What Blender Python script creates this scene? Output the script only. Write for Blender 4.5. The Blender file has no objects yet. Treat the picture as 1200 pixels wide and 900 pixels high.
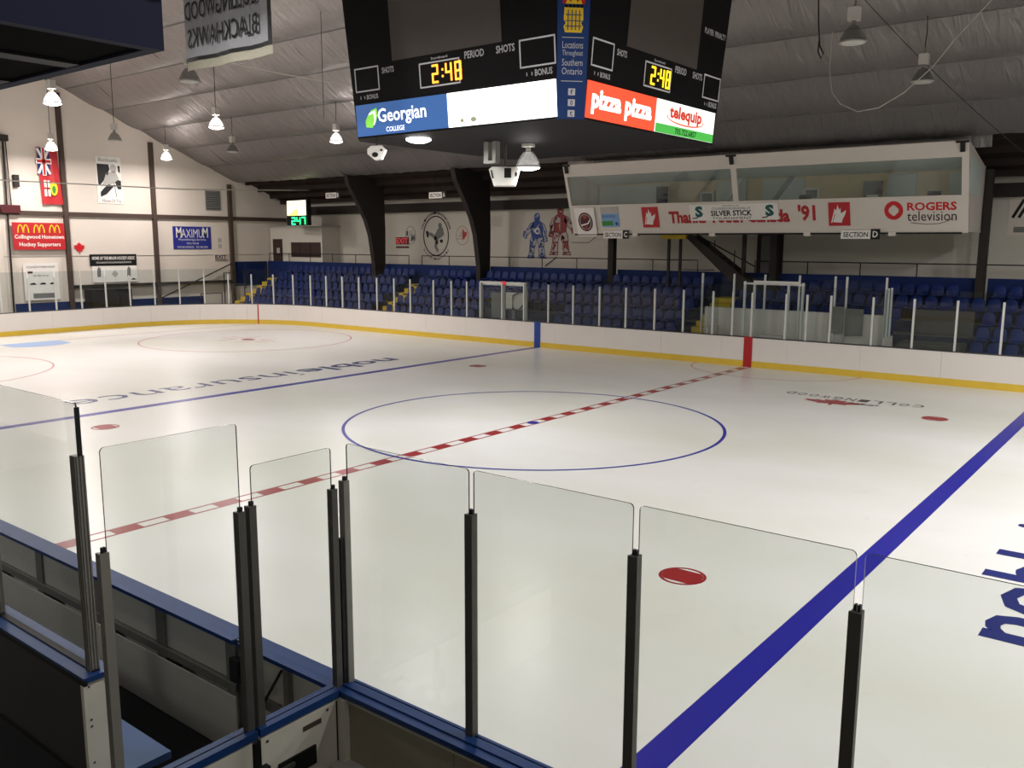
import bpy, math, random
from mathutils import Vector, Matrix
random.seed(7)
sc = bpy.context.scene
C = sc.collection
# ------------------------------------------------------------------ camera
CP = Vector((12.548, -16.818, 4.313)); yaw, pitch, roll = .6655, -.1589, .0035
fw = Vector((-math.sin(yaw)*math.cos(pitch), math.cos(yaw)*math.cos(pitch), math.sin(pitch)))
rt = Vector((math.cos(yaw), math.sin(yaw), 0)); up = rt.cross(fw)
r2 = math.cos(roll)*rt + math.sin(roll)*up; u2 = -math.sin(roll)*rt + math.cos(roll)*up
cam = bpy.data.objects.new('camera', bpy.data.cameras.new('camera')); C.objects.link(cam)
M = Matrix.Identity(4)
for i in range(3):
    M[i][0] = r2[i]; M[i][1] = u2[i]; M[i][2] = -fw[i]; M[i][3] = CP[i]
cam.matrix_world = M
cam.data.sensor_width = 36; cam.data.sensor_fit = 'HORIZONTAL'; cam.data.lens = 1032/1200*36
cam.data.clip_start = .05; cam.data.clip_end = 300
sc.camera = cam
# ------------------------------------------------------------------ world, exposure
w = bpy.data.worlds.new('world'); sc.world = w; w.use_nodes = True
w.node_tree.nodes['Background'].inputs[0].default_value = (.75, .8, .85, 1)
w.node_tree.nodes['Background'].inputs[1].default_value = .02
sc.view_settings.view_transform = 'Standard'; sc.view_settings.look = 'None'
sc.view_settings.gamma = 1; sc.view_settings.use_curve_mapping = False
sc.view_settings.exposure = 0.0
sc.cycles.transparent_max_bounces = 32
sc.cycles.max_bounces = 8
LAMP_W = 300; UP_W = 110
# lamps (grid under the roof): x, y; unseen lit ones at right and rear added to brighten ice and bench
LX = [-32, -26, -18.3, -10.2, -2.2, 5.85, 13.9, 21.9]; LY = [9.87, 3.85, -2.35, -8.5, -14.6]
LIT = {(-18.3,-2.35):1.2, (-32,3.85):1.3, (-18.3,3.85):1.2, (-32,9.87):1.2, (-18.3,9.87):.8, (-32,-2.35):.95, (-26,-8.5):1.3, (-26,-2.35):1.0,
       (-18.3,-8.5):1.1, (-10.2,-8.5):1.1, (-2.2,-8.5):.85, (5.85,-8.5):.75, (13.9,-8.5):1.1, (13.9,-2.35):1.9, (13.9,3.85):2.4, (13.9,9.87):1.0, (21.9,3.85):1.0, (-2.2,-14.6):1.2, (13.9,-14.6):.6}
# ------------------------------------------------------------------ helpers
def lin(c):
    return tuple(((x/255)/12.92 if x/255 <= .04045 else ((x/255+.055)/1.055)**2.4) for x in c)
MATS = {}
def mat(name, rgb, rough=.6, metal=0, spec=.4, var=.08, scale=3, bump=0, bscale=20, emit=0):
    if name in MATS: return MATS[name]
    m = bpy.data.materials.new(name); m.use_nodes = True; nt = m.node_tree; b = nt.nodes['Principled BSDF']
    c = lin(rgb)
    b.inputs['Roughness'].default_value = rough; b.inputs['Metallic'].default_value = metal
    b.inputs['Specular IOR Level'].default_value = spec
    g = nt.nodes.new('ShaderNodeNewGeometry')
    n = nt.nodes.new('ShaderNodeTexNoise'); n.inputs['Scale'].default_value = scale; n.inputs['Detail'].default_value = 4
    nt.links.new(g.outputs['Position'], n.inputs['Vector'])
    mx = nt.nodes.new('ShaderNodeMix'); mx.data_type = 'RGBA'
    mx.inputs[6].default_value = (*[x*(1-var) for x in c], 1); mx.inputs[7].default_value = (*[min(1, x*(1+var)) for x in c], 1)
    nt.links.new(n.outputs['Fac'], mx.inputs[0]); nt.links.new(mx.outputs[2], b.inputs['Base Color'])
    if emit:
        nt.links.new(mx.outputs[2], b.inputs['Emission Color']); b.inputs['Emission Strength'].default_value = emit
    if bump:
        n2 = nt.nodes.new('ShaderNodeTexNoise'); n2.inputs['Scale'].default_value = bscale
        nt.links.new(g.outputs['Position'], n2.inputs['Vector'])
        bp = nt.nodes.new('ShaderNodeBump'); bp.inputs['Strength'].default_value = bump; bp.inputs['Distance'].default_value = .02
        nt.links.new(n2.outputs['Fac'], bp.inputs['Height']); nt.links.new(bp.outputs['Normal'], b.inputs['Normal'])
    MATS[name] = m; return m
def glassmat(name, tint, refl=1.0, rough=.01):
    m = bpy.data.materials.new(name); m.use_nodes = True; nt = m.node_tree; nt.nodes.clear()
    o = nt.nodes.new('ShaderNodeOutputMaterial'); t = nt.nodes.new('ShaderNodeBsdfTransparent'); t.inputs[0].default_value = (*tint, 1)
    gl = nt.nodes.new('ShaderNodeBsdfGlossy'); gl.inputs['Roughness'].default_value = rough
    f = nt.nodes.new('ShaderNodeLayerWeight'); f.inputs['Blend'].default_value = .5
    pw = nt.nodes.new('ShaderNodeMath'); pw.operation = 'POWER'; pw.inputs[1].default_value = 4.5; nt.links.new(f.outputs['Facing'], pw.inputs[0])
    mm = nt.nodes.new('ShaderNodeMath'); mm.operation = 'MULTIPLY_ADD'; mm.inputs[1].default_value = .9*refl; mm.inputs[2].default_value = .035*refl; mm.use_clamp = True
    nt.links.new(pw.outputs[0], mm.inputs[0])
    x = nt.nodes.new('ShaderNodeMixShader'); nt.links.new(mm.outputs[0], x.inputs[0]); nt.links.new(t.outputs[0], x.inputs[1]); nt.links.new(gl.outputs[0], x.inputs[2])
    nt.links.new(x.outputs[0], o.inputs[0]); MATS[name] = m; return m

class MB:
    def __init__(s): s.v = []; s.f = []
    def poly(s, pts):
        k = len(s.v); s.v += [tuple(p) for p in pts]; s.f.append(tuple(range(k, k+len(pts)))); return s
    def box(s, a, b):
        (x0,y0,z0),(x1,y1,z1) = [min(p) for p in zip(a,b)], [max(p) for p in zip(a,b)]
        k = len(s.v)
        s.v += [(x0,y0,z0),(x1,y0,z0),(x1,y1,z0),(x0,y1,z0),(x0,y0,z1),(x1,y0,z1),(x1,y1,z1),(x0,y1,z1)]
        s.f += [tuple(k+i for i in q) for q in ((3,2,1,0),(4,5,6,7),(0,1,5,4),(1,2,6,5),(2,3,7,6),(3,0,4,7))]; return s
    def prism(s, pts, d):                    # polygon swept by vector d
        k = len(s.v); n = len(pts); d = Vector(d)
        s.v += [tuple(p) for p in pts] + [tuple(Vector(p)+d) for p in pts]
        s.f.append(tuple(range(k+n-1, k-1, -1))); s.f.append(tuple(range(k+n, k+2*n)))
        for i in range(n):
            j = (i+1) % n; s.f.append((k+i, k+j, k+n+j, k+n+i))
        return s
    def tube(s, pts, r, n=6):
        pts = [Vector(p) for p in pts]; k = len(s.v)
        for i, p in enumerate(pts):
            d = (pts[min(i+1, len(pts)-1)] - pts[max(i-1, 0)]).normalized()
            a = d.cross(Vector((0,0,1)) if abs(d.z) < .9 else Vector((1,0,0))).normalized(); b = d.cross(a)
            for j in range(n):
                t = 2*math.pi*j/n; s.v.append(tuple(p + a*r*math.cos(t) + b*r*math.sin(t)))
        for i in range(len(pts)-1):
            for j in range(n):
                q = (j+1) % n; s.f.append((k+i*n+j, k+i*n+q, k+(i+1)*n+q, k+(i+1)*n+j))
        s.f.append(tuple(k+j for j in range(n-1, -1, -1))); s.f.append(tuple(k+(len(pts)-1)*n+j for j in range(n))); return s
    def lathe(s, prof, c, n=16, cap=True):
        k = len(s.v); c = Vector(c)
        for (r, z) in prof:
            for j in range(n):
                t = 2*math.pi*j/n; s.v.append((c.x+r*math.cos(t), c.y+r*math.sin(t), c.z+z))
        for i in range(len(prof)-1):
            for j in range(n):
                q = (j+1) % n; s.f.append((k+i*n+j, k+i*n+q, k+(i+1)*n+q, k+(i+1)*n+j))
        if cap:
            s.f.append(tuple(k+j for j in range(n-1, -1, -1))); s.f.append(tuple(k+(len(prof)-1)*n+j for j in range(n)))
        return s
    def build(s, name, m, parent=None, smooth=False, mats=None):
        me = bpy.data.meshes.new(name); o = Vector((0,0,0))
        if parent is not None: o = WL(parent)
        me.from_pydata([tuple(Vector(p)-o) for p in s.v], [], s.f)
        me.materials.append(m if not isinstance(m, str) else MATS[m])
        if smooth:
            for p in me.polygons: p.use_smooth = True
        ob = bpy.data.objects.new(name, me); C.objects.link(ob)
        if parent is not None: ob.parent = parent
        return ob
def WL(o):
    v = Vector((0,0,0))
    while o is not None: v += o.location; o = o.parent
    return v
def tag(o, label, cat, group=None, kind=None):
    o['label'] = label; o['category'] = cat
    if group: o['group'] = group
    if kind: o['kind'] = kind
    return o
def thing(name, label, cat, loc=(0,0,0), group=None):
    o = bpy.data.objects.new(name, None); C.objects.link(o); o.location = loc; o.empty_display_size = .1
    return tag(o, label, cat, group)
def struct(o, label=None):
    o['kind'] = 'structure'
    if label: o['label'] = label
    return o
def dup(root, loc, label=None, group=None):
    r = root.copy(); C.objects.link(r); r.location = loc
    if label: r['label'] = label
    if group: r['group'] = group
    for ch in list(root.children):
        c = ch.copy(); C.objects.link(c); c.parent = r
        for g in ch.children:
            d = g.copy(); C.objects.link(d); d.parent = c
    return r
class Frame:                                 # a plane: origin, right, up
    def __init__(s, O, R, U): s.O, s.R, s.U = Vector(O), Vector(R).normalized(), Vector(U).normalized(); s.N = s.R.cross(s.U)
    def p(s, u, v, n=0): return s.O + s.R*u + s.U*v + s.N*n
def fpoly(fr, pts, n, d=.004):
    mb = MB(); mb.prism([fr.p(u, v, n) for u, v in pts], fr.N*d); return mb
def frect(fr, u0, v0, u1, v1, n, d=.004): return fpoly(fr, [(u0,v0),(u1,v0),(u1,v1),(u0,v1)], n, d)
def fdisc(fr, u, v, ru, rv, n, k=24, d=.004):
    return fpoly(fr, [(u+ru*math.cos(2*math.pi*i/k), v+rv*math.sin(2*math.pi*i/k)) for i in range(k)], n, d)
def fring(fr, u, v, ru, rv, th, n, k=40, a0=0, a1=2*math.pi, d=.004, mb=None):
    mb = mb or MB()
    for i in range(k):
        a, b = a0+(a1-a0)*i/k, a0+(a1-a0)*(i+1)/k
        q = [(u+(ru+s)*math.cos(t), v+(rv+s)*math.sin(t)) for s, t in ((0,a),(0,b),(-th,b),(-th,a))]
        mb.prism([fr.p(x, y, n) for x, y in q][::-1], fr.N*d)
    return mb
def fstroke(fr, pts, th, n, d=.004, mb=None):
    mb = mb or MB()
    for (a, b) in zip(pts[:-1], pts[1:]):
        dx, dy = b[0]-a[0], b[1]-a[1]; L = math.hypot(dx, dy) or 1; ox, oy = -dy/L*th/2, dx/L*th/2; ex, ey = dx/L*th*.3, dy/L*th*.3
        mb.prism([fr.p(x, y, n) for x, y in ((a[0]-ex-ox,a[1]-ey-oy),(b[0]+ex-ox,b[1]+ey-oy),(b[0]+ex+ox,b[1]+ey+oy),(a[0]-ex+ox,a[1]-ey+oy))], fr.N*d)
    return mb
_dg = None
def text(s, fr, u0, v0, u1, v1, m, parent, n=.006, bold=0, name='lettering', mirror=False, shear=0, d=.002):
    cu = bpy.data.curves.new('t', 'FONT'); cu.body = s; cu.offset = bold; cu.resolution_u = 2; cu.shear = shear
    to = bpy.data.objects.new('t', cu); C.objects.link(to)
    bpy.context.view_layer.update()
    me = bpy.data.meshes.new_from_object(to.evaluated_get(bpy.context.evaluated_depsgraph_get()))
    vs = [v.co.copy() for v in me.vertices]; fs = [tuple(p.vertices) for p in me.polygons]
    bpy.data.objects.remove(to); bpy.data.curves.remove(cu); bpy.data.meshes.remove(me)
    x0, x1 = min(v.x for v in vs), max(v.x for v in vs); y0, y1 = min(v.y for v in vs), max(v.y for v in vs)
    mb = MB(); mb.f = fs
    for v in vs:
        a = (v.x-x0)/(x1-x0); b = (v.y-y0)/(y1-y0)
        if mirror: a = 1-a
        mb.v.append(tuple(fr.p(u0+(u1-u0)*a, v0+(v1-v0)*b, n)))
    return mb.build(name, m, parent)
def seg7(s, fr, u, v, wd, ht, th, gap, m, parent, n, name='digit'):
    T = {'2':'abged','4':'fgbc','8':'abcdefg','7':'abc','0':'abcdef'}
    for ch in s:
        mb = MB()
        if ch == ':':
            for k in (.3, .7): mb.prism([fr.p(*q, n) for q in ((u,v+ht*k-th/2),(u+th,v+ht*k-th/2),(u+th,v+ht*k+th/2),(u,v+ht*k+th/2))], fr.N*.01)
            mb.build('colon', m, parent); u += th+gap; continue
        S = {'a':((0,1),(1,1)),'b':((1,1),(1,.5)),'c':((1,.5),(1,0)),'d':((0,0),(1,0)),'e':((0,.5),(0,0)),'f':((0,1),(0,.5)),'g':((0,.5),(1,.5))}
        for c in T[ch]:
            (a,b),(e,f) = S[c]; fstroke(fr, [(u+a*wd, v+b*ht), (u+e*wd, v+f*ht)], th, n, .01, mb)
        mb.build(name, m, parent); u += wd+gap+th
# ------------------------------------------------------------------ materials
def icemat():
    m = mat('ice', (222,221,214), .22, 0, .35, .02, .25); nt = m.node_tree; b = nt.nodes['Principled BSDF']
    g = nt.nodes.new('ShaderNodeNewGeometry')
    mp = nt.nodes.new('ShaderNodeMapping'); mp.inputs['Scale'].default_value = (.12,.2,1); nt.links.new(g.outputs['Position'], mp.inputs[0])
    n1 = nt.nodes.new('ShaderNodeTexNoise'); n1.inputs['Scale'].default_value = 1; n1.inputs['Detail'].default_value = 5; nt.links.new(mp.outputs[0], n1.inputs['Vector'])
    r1 = nt.nodes.new('ShaderNodeValToRGB'); r1.color_ramp.elements[0].position = .35; r1.color_ramp.elements[1].position = .65
    r1.color_ramp.elements[0].color = (*lin((214,214,203)),1); r1.color_ramp.elements[1].color = (*lin((231,230,228)),1)
    nt.links.new(n1.outputs['Fac'], r1.inputs[0])
    n2 = nt.nodes.new('ShaderNodeTexNoise'); n2.inputs['Scale'].default_value = 2.2; n2.inputs['Detail'].default_value = 6; n2.inputs['Distortion'].default_value = 1.5; nt.links.new(g.outputs['Position'], n2.inputs['Vector'])
    r2_ = nt.nodes.new('ShaderNodeValToRGB'); r2_.color_ramp.elements[0].position = .27; r2_.color_ramp.elements[1].position = .36
    r2_.color_ramp.elements[0].color = (.955,.955,.95,1); r2_.color_ramp.elements[1].color = (1,1,1,1); nt.links.new(n2.outputs['Fac'], r2_.inputs[0])
    mx = nt.nodes.new('ShaderNodeMix'); mx.data_type='RGBA'; mx.blend_type='MULTIPLY'; mx.inputs[0].default_value = 1
    nt.links.new(r1.outputs[0], mx.inputs[6]); nt.links.new(r2_.outputs[0], mx.inputs[7]); nt.links.new(mx.outputs[2], b.inputs['Base Color'])
    mr = nt.nodes.new('ShaderNodeMapRange'); mr.inputs[3].default_value = .26; mr.inputs[4].default_value = .36; nt.links.new(n2.outputs['Fac'], mr.inputs[0]); nt.links.new(mr.outputs[0], b.inputs['Roughness'])
    return m
icemat()
mat('line_blue', (38,38,150), .3, var=.05); mat('line_red', (150,38,42), .3, var=.12); mat('thin_red', (190,120,125), .3); mat('crease_blue', (150,180,225), .3)
mat('text_navy', (32,42,110), .35); mat('text_dark', (60,50,55), .4)
mat('board_white', (226,220,214), .35, var=.03, scale=1.5); mat('kick_yellow', (218,184,62), .4); mat('cap_dark', (60,62,66), .5)
mat('cap_blue', (24,58,114), .45, spec=.3, var=.22, scale=9); mat('stripe_blue', (30,70,150), .4); mat('stripe_red', (175,30,35), .4)
mat('steel', (132,130,123), .5, .1, var=.12, scale=8); mat('post_dark', (80,79,73), .5, .1, var=.15, scale=10); mat('post_white', (205,205,200), .4)
mat('inner_panel', (205,200,186), .6, var=.08); mat('inner_rail', (120,118,110), .6, var=.15); mat('dark', (22,21,21), .7); mat('black', (10,10,11), .6)
mat('mat_black', (30,30,31), .9, spec=.15); mat('floor_blue', (70,100,150), .5, var=.12); mat('concrete', (84,82,76), .85, var=.15, scale=2)
mat('panel_grey', (150,144,128), .55, var=.08, scale=4); mat('panel_white', (212,208,196), .5, var=.06, scale=5)
mat('bench_wall_grey', (60,58,56), .6, var=.1); mat('navy', (10,22,58), .75, var=.15); mat('under_dark', (14,14,14), .95, spec=.05)
mat('wall_white', (222,212,200), .8, var=.05, scale=.8); mat('wall_back', (206,201,188), .85, var=.05, scale=.6); mat('wall_blue', (22,42,92), .7, spec=.2); mat('girt', (74,60,52), .7)
mat('seat_blue', (12,36,96), .5, spec=.25, var=.3, scale=2); mat('stair_yellow', (205,175,45), .6); mat('tier_blue', (24,32,54), .8, var=.2)
mat('wood_dark', (44,32,26), .8, var=.35, scale=1.2); mat('frame_dark', (44,38,34), .75); mat('door_brown', (60,44,40), .6)
mat('box_white', (216,208,198), .6, var=.03); mat('box_inside', (225,205,165), .8); mat('box_inside_grey', (205,215,210), .8); mat('red', (170,35,40), .5); mat('red_bright', (200,30,35), .5)
mat('sign_red', (185,40,45), .5); mat('sign_blue', (45,50,140), .5); mat('white', (235,232,225), .5); mat('yellow', (245,205,40), .5); mat('green', (60,140,60), .5); mat('teal', (20,90,90), .5)
mat('grey', (120,120,118), .6); mat('lightgrey', (180,178,172), .6); mat('blue_figure', (55,80,150), .6); mat('red_figure', (150,60,60), .6); mat('maroon', (80,25,30), .5); mat('sky_blue', (130,170,210), .5)
mat('banner_grey', (138,138,142), .85, var=.06, scale=6); mat('banner_fringe', (150,146,130), .9, var=.2, scale=30)
mat('sb_black', (14,13,15), .6, spec=.15); mat('sb_screen', (84,76,72), .6); mat('sb_line', (225,225,230), .5); mat('sb_blue', (14,54,116), .45); mat('sb_letter', (205,205,208), .6)
mat('cable', (60,58,56), .6); mat('cable_white', (190,185,178), .5); mat('lamp_body', (200,196,190), .5)
mat('rub', (16,16,17), .6); mat('screw', (90,85,80), .4, .8)
E_ = dict(ad_blue=((56,98,160),.65), ad_white=((255,252,246),2.2), ad_orange=((232,78,48),1.0), ad_pale=((235,240,230),1.1), ad_green=((70,170,70),.9), ad_letter=((250,250,250),1.3),
          ad_redtext=((200,60,45),.7), ad_lime=((130,210,70),.9), ad_mark=((150,150,120),.7), digit_amber=((255,160,50),2.2), digit_yellow=((255,210,40),1.8), digit_green=((40,255,130),3.),
          clock_panel=((250,245,205),1.6), clock_yellow=((240,225,120),1.4), exit_red=((215,60,65),.35), ad_dark=((60,80,50),.1))
for k, (c, e) in E_.items(): mat(k, c, .4, emit=e, var=.03)
mat('lens_lit', (255,250,245), .4, emit=14, var=0)
glassmat('glass', (.915,.93,.92)); glassmat('glass_far', (.88,.91,.91), .45); glassmat('window', (.9,.93,.91), 1.3)
mat('glass_edge', (42,52,48), .25)
def reflmat():
    m = bpy.data.materials.new('prismatic'); m.use_nodes = True; nt = m.node_tree; b = nt.nodes['Principled BSDF']
    b.inputs['Base Color'].default_value = (.14,.138,.135,1); b.inputs['Roughness'].default_value = .15; b.inputs['Alpha'].default_value = .5
    wv = nt.nodes.new('ShaderNodeTexNoise'); wv.inputs['Scale'].default_value = 14
    bp = nt.nodes.new('ShaderNodeBump'); bp.inputs['Strength'].default_value = .4; nt.links.new(wv.outputs['Fac'], bp.inputs['Height']); nt.links.new(bp.outputs[0], b.inputs['Normal'])
    MATS['prismatic'] = m
reflmat()
def foilmat():
    m = bpy.data.materials.new('foil'); m.use_nodes = True; nt = m.node_tree; b = nt.nodes['Principled BSDF']
    b.inputs['Base Color'].default_value = (*lin((150,145,143)),1); b.inputs['Roughness'].default_value = .46; b.inputs['Metallic'].default_value = .6; b.inputs['Specular IOR Level'].default_value = .3
    g = nt.nodes.new('ShaderNodeNewGeometry'); mp = nt.nodes.new('ShaderNodeMapping'); mp.inputs['Scale'].default_value = (3.2,.55,.8); mp.inputs['Rotation'].default_value = (0,0,.25)
    nt.links.new(g.outputs['Position'], mp.inputs[0])
    n = nt.nodes.new('ShaderNodeTexNoise'); n.inputs['Scale'].default_value = 1.3; n.inputs['Detail'].default_value = 5; n.inputs['Distortion'].default_value = .6
    nt.links.new(mp.outputs[0], n.inputs['Vector'])
    bp = nt.nodes.new('ShaderNodeBump'); bp.inputs['Strength'].default_value = .6; bp.inputs['Distance'].default_value = .2
    nt.links.new(n.outputs['Fac'], bp.inputs['Height']); nt.links.new(bp.outputs[0], b.inputs['Normal'])
    MATS['foil'] = m
foilmat()
# ================================================================== LARGE STRUCTURE
W = 12.67; XE = -30.48; RC = 6.8
def roofz(y): return 14.66 - .41*abs(y)
floor = struct(MB().box((-35.3,-20,-.3),(35,20.2,-.012)).build('floor', 'concrete'), 'grey concrete arena floor')
def rr_outline(off, n=14):                    # rounded rink outline, counter-clockwise from the near right
    pts = []; r = RC+off
    for (cx, cy, a0) in ((-XE-RC, -W+RC, -90), (-XE-RC, W-RC, 0), (XE+RC, W-RC, 90), (XE+RC, -W+RC, 180)):
        for i in range(n+1):
            a = math.radians(a0+90*i/n); pts.append((cx+r*math.cos(a), cy+r*math.sin(a)))
    return pts
ice = MB().prism([(x, y, -.011) for x, y in rr_outline(.03)], (0,0,.011)).build('ice_sheet', 'ice', floor)
ice['label'] = 'smooth white ice sheet with painted hockey lines'
G = Frame((0,0,0), (1,0,0), (0,1,0))
def paint(mb, name, m): return mb.build(name, m, floor)
BX = 9.26; GX = -27.09; FX = -20.99; DX = 7.51; DY = 6.76
for s in (-1, 1): paint(frect(G, s*BX-.152, -W, s*BX+.152, W, .001, .002), 'blue_line', 'line_blue')
for s in (-1, 1): paint(frect(G, s*.135-.022, -W, s*.135+.022, W, .001, .002), 'centre_line_edge', 'line_red')
k = .63
while k < W:
    for s in (-1, 1): paint(frect(G, -.113, s*k-.22, .113, s*k+.22, .001, .002), 'centre_line_block', 'line_red')
    k += .88
paint(fdisc(G, 0, 0, .15, .15, .0035), 'centre_spot', 'line_blue')
paint(fring(G, 0, 0, 4.572, 4.572, .075, .004, 96, d=.001), 'centre_circle', 'line_blue')
paint(frect(G, GX-.025, -11.6, GX+.025, 11.6, .001, .002), 'goal_line', 'line_red')
for s in (-1, 1):
    paint(fring(G, FX, s*DY, 4.572, 4.572, .06, .001, 80, d=.002), 'faceoff_circle', 'thin_red')
    paint(fdisc(G, FX, s*DY, .3, .3, .001, d=.002), 'faceoff_spot', 'line_red')
    mb = MB()
    for sx in (-1, 1):
        for sy in (-1, 1):
            fstroke(G, [(FX+sx*.5, s*DY+sy*.25), (FX+sx*1.6, s*DY+sy*.25)], .05, .001, .002, mb); fstroke(G, [(FX+sx*.6, s*DY+sy*.3), (FX+sx*.6, s*DY+sy*1.1)], .05, .001, .002, mb)
    paint(mb, 'hash_mark', 'thin_red')
    for sx in (-1, 1):
        paint(fring(G, sx*DX, s*DY, .31, .31, .04, .001, 32, d=.002), 'faceoff_spot_ring', 'line_red')
        pts = [(sx*DX+.27*math.cos(a), s*DY+.27*math.sin(a)) for a in [math.radians(q) for q in (-50,-25,0,25,50,130,155,180,205,230)]]
        paint(fpoly(G, pts, .001, .002), 'faceoff_spot', 'line_red')
paint(fring(G, 1.0, W-.02, 2.95, 2.4, .05, .001, 40, math.pi, 2*math.pi, .002), 'referee_crease', 'thin_red')
paint(fpoly(G, [(GX,-1.22)]+[(GX+1.83*math.cos(a)*1.0, 1.7*math.sin(a)) for a in [math.radians(q) for q in range(-45,46,9)]]+[(GX,1.22)], .0035, .002), 'goal_crease', 'crease_blue')
# ice lettering: reads towards -y with its top to +x on the left, the other way round on the right
FL = Frame((-11.62,6.25,0), (0,-1,0), (1,0,0)); FR = Frame((11.66,-6.3,0), (0,1,0), (-1,0,0))
for fr in (FL, FR):
    text('noble', fr, 0, 0, 4.35, 1.08, 'text_navy', floor, .004, .02)
    text('insurance', fr, 4.65, 0, 12.1, 1.06, 'text_navy', floor, .004, -.004)
# skate club logo
SK = Frame((5.0,8.3,0), (-1,.0,0), (0,-1,0))
for i, ch in enumerate('COLLINGWOOD'):
    u = -1.75+.35*i; v = .12*(1-(u/1.8)**2)
    text(ch, Frame(SK.p(u, v-.25), SK.R, SK.U), -.13, 0, .13, .42, 'text_dark', floor, .004, .005)
text('SKATE', SK, -.9, .52, -.1, .69, 'text_dark', floor, .004, .01)
leaf = [(0,1),(.16,.72),(.36,.8),(.3,.35),(.55,.6),(.62,.45),(.95,.5),(.82,.2),(.95,.08),(.42,-.38),(.48,-.55),(.06,-.48),(.04,-.95),(-.04,-.95),(-.06,-.48),(-.48,-.55),(-.42,-.38),(-.95,.08),(-.82,.2),(-.95,.5),(-.62,.45),(-.55,.6),(-.3,.35),(-.36,.8),(-.16,.72)]
def fleaf(fr, u, v, su, sv, n, d=.004): return fpoly(fr, [(u+a*su, v+b*sv) for a, b in leaf], n, d)
paint(fleaf(Frame((4.75,7.45,0), (1,.1,0), (-.1,1,0)), 0, 0, .85, .5, .001, .002), 'leaf_emblem', 'line_red')
paint(fstroke(G, [(5.3,7.55),(5.75,7.6)], .08, .001, .002), 'skate_blade', 'text_dark')
# ------------------------------------------------------------------ walls and roof
XW = -35.1
def wallpoly(x, d):
    pts = [(x,-20,-.3),(x,20,-.3),(x,20,roofz(20)+.3),(x,0,roofz(0)+.4),(x,-20,roofz(20)+.3)]
    return MB().prism(pts, (d,0,0))
wl = struct(wallpoly(XW, -.3).build('wall_left', 'wall_white'), 'tall off-white gable end wall behind the goal end')
wr = struct(wallpoly(35, .3).build('wall_right', 'wall_white'))
wb = struct(MB().box((XW,20,-.3),(35,20.3,6.9)).build('wall_back', 'wall_back'), 'off-white back wall above the seats')
wf = struct(MB().box((XW,-20.3,-.3),(35,-20,6.9)).build('wall_front', 'wall_back'))
EW = Frame((XW,0,0), (0,1,0), (0,0,1)); BW = Frame((0,20,0), (1,0,0), (0,0,1))
for y in (-15.7,-10.8,-5.8,-.9,5.72,10.72,15.72):
    MB().box((XW,y-.11,.02),(XW+.2,y+.11,roofz(y)-.45)).build('column', 'girt', wl)
for y0, y1 in ((-19.9,-15.83),(-15.6,-10.92),(-10.7,-5.92),(-5.7,-1.02),(-.8,5.6),(5.84,10.6),(10.84,15.6),(15.84,19.9)):
    MB().box((XW,y0,5.62),(XW+.14,y1,5.84)).build('girt', 'girt', wl)
MB().tube([(XW+.12,2.75,.3),(XW+.12,2.9,9.3)], .05).build('conduit', 'frame_dark', wl)
MB().tube([(XW+.12,3.05,5.9),(XW+.12,3.02,9.2)], .03).build('conduit', 'frame_dark', wl)
MB().box((XW,2.6,9.2),(XW+.3,3.1,9.5)).build('pulley_box', 'frame_dark', wl)
MB().box((XW,2.5,5.7),(XW+.3,3.4,6.1)).build('winch', 'maroon', wl)
MB().box((XW,3.25,7.0),(XW+.2,3.5,7.6)).build('junction_box', 'frame_dark', wl)
for z in (3.55,): MB().box((XW,-15,z-.012),(XW+.03,18,z+.012)).build('seam_strip', 'lightgrey', wl)
MB().box((XW,2.9,.05),(XW+.06,5.6,1.15)).build('dado_band', 'wall_blue', wl); MB().box((XW,5.84,.05),(XW+.06,13.6,1.1)).build('dado_band', 'wall_blue', wl)
MB().box((XW,15.84,1.6),(XW+.06,18.3,3.1)).build('dado_band', 'wall_blue', wl)
MB().box((XW,5.84,1.85),(XW+.25,15.6,2.0)).build('ledge_rail', 'frame_dark', wl)
MB().box((XW,-1,.02),(XW+.08,2.5,5.4)).build('door_panel', 'wall_white', wl)
roof = struct(MB().prism([(XW,16.2,roofz(16.2)+.35),(XW,20.2,roofz(20.2)+.32),(XW,20.2,roofz(20.2)+.45),(XW,16.2,roofz(16.2)+.5)], (70,0,0)).build('ceiling', 'wood_dark'), 'dark timber roof deck above the seats and foil sheets below it')
MB().prism([(XW,-16.2,roofz(16.2)+.35),(XW,-20.2,roofz(20.2)+.32),(XW,-20.2,roofz(20.2)+.45),(XW,-16.2,roofz(16.2)+.5)], (70,0,0)).build('roof_deck', 'wood_dark', roof)
for y in (17,17.9,18.8,19.6): MB().box((XW,y-.05,roofz(y)+.1),(34.8,y+.05,roofz(y)+.36)).build('purlin', 'wood_dark', roof)
MB().box((-33,19.6,6.02),(34.8,19.98,6.5)).build('eave_beam', 'frame_dark', roof)
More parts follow.
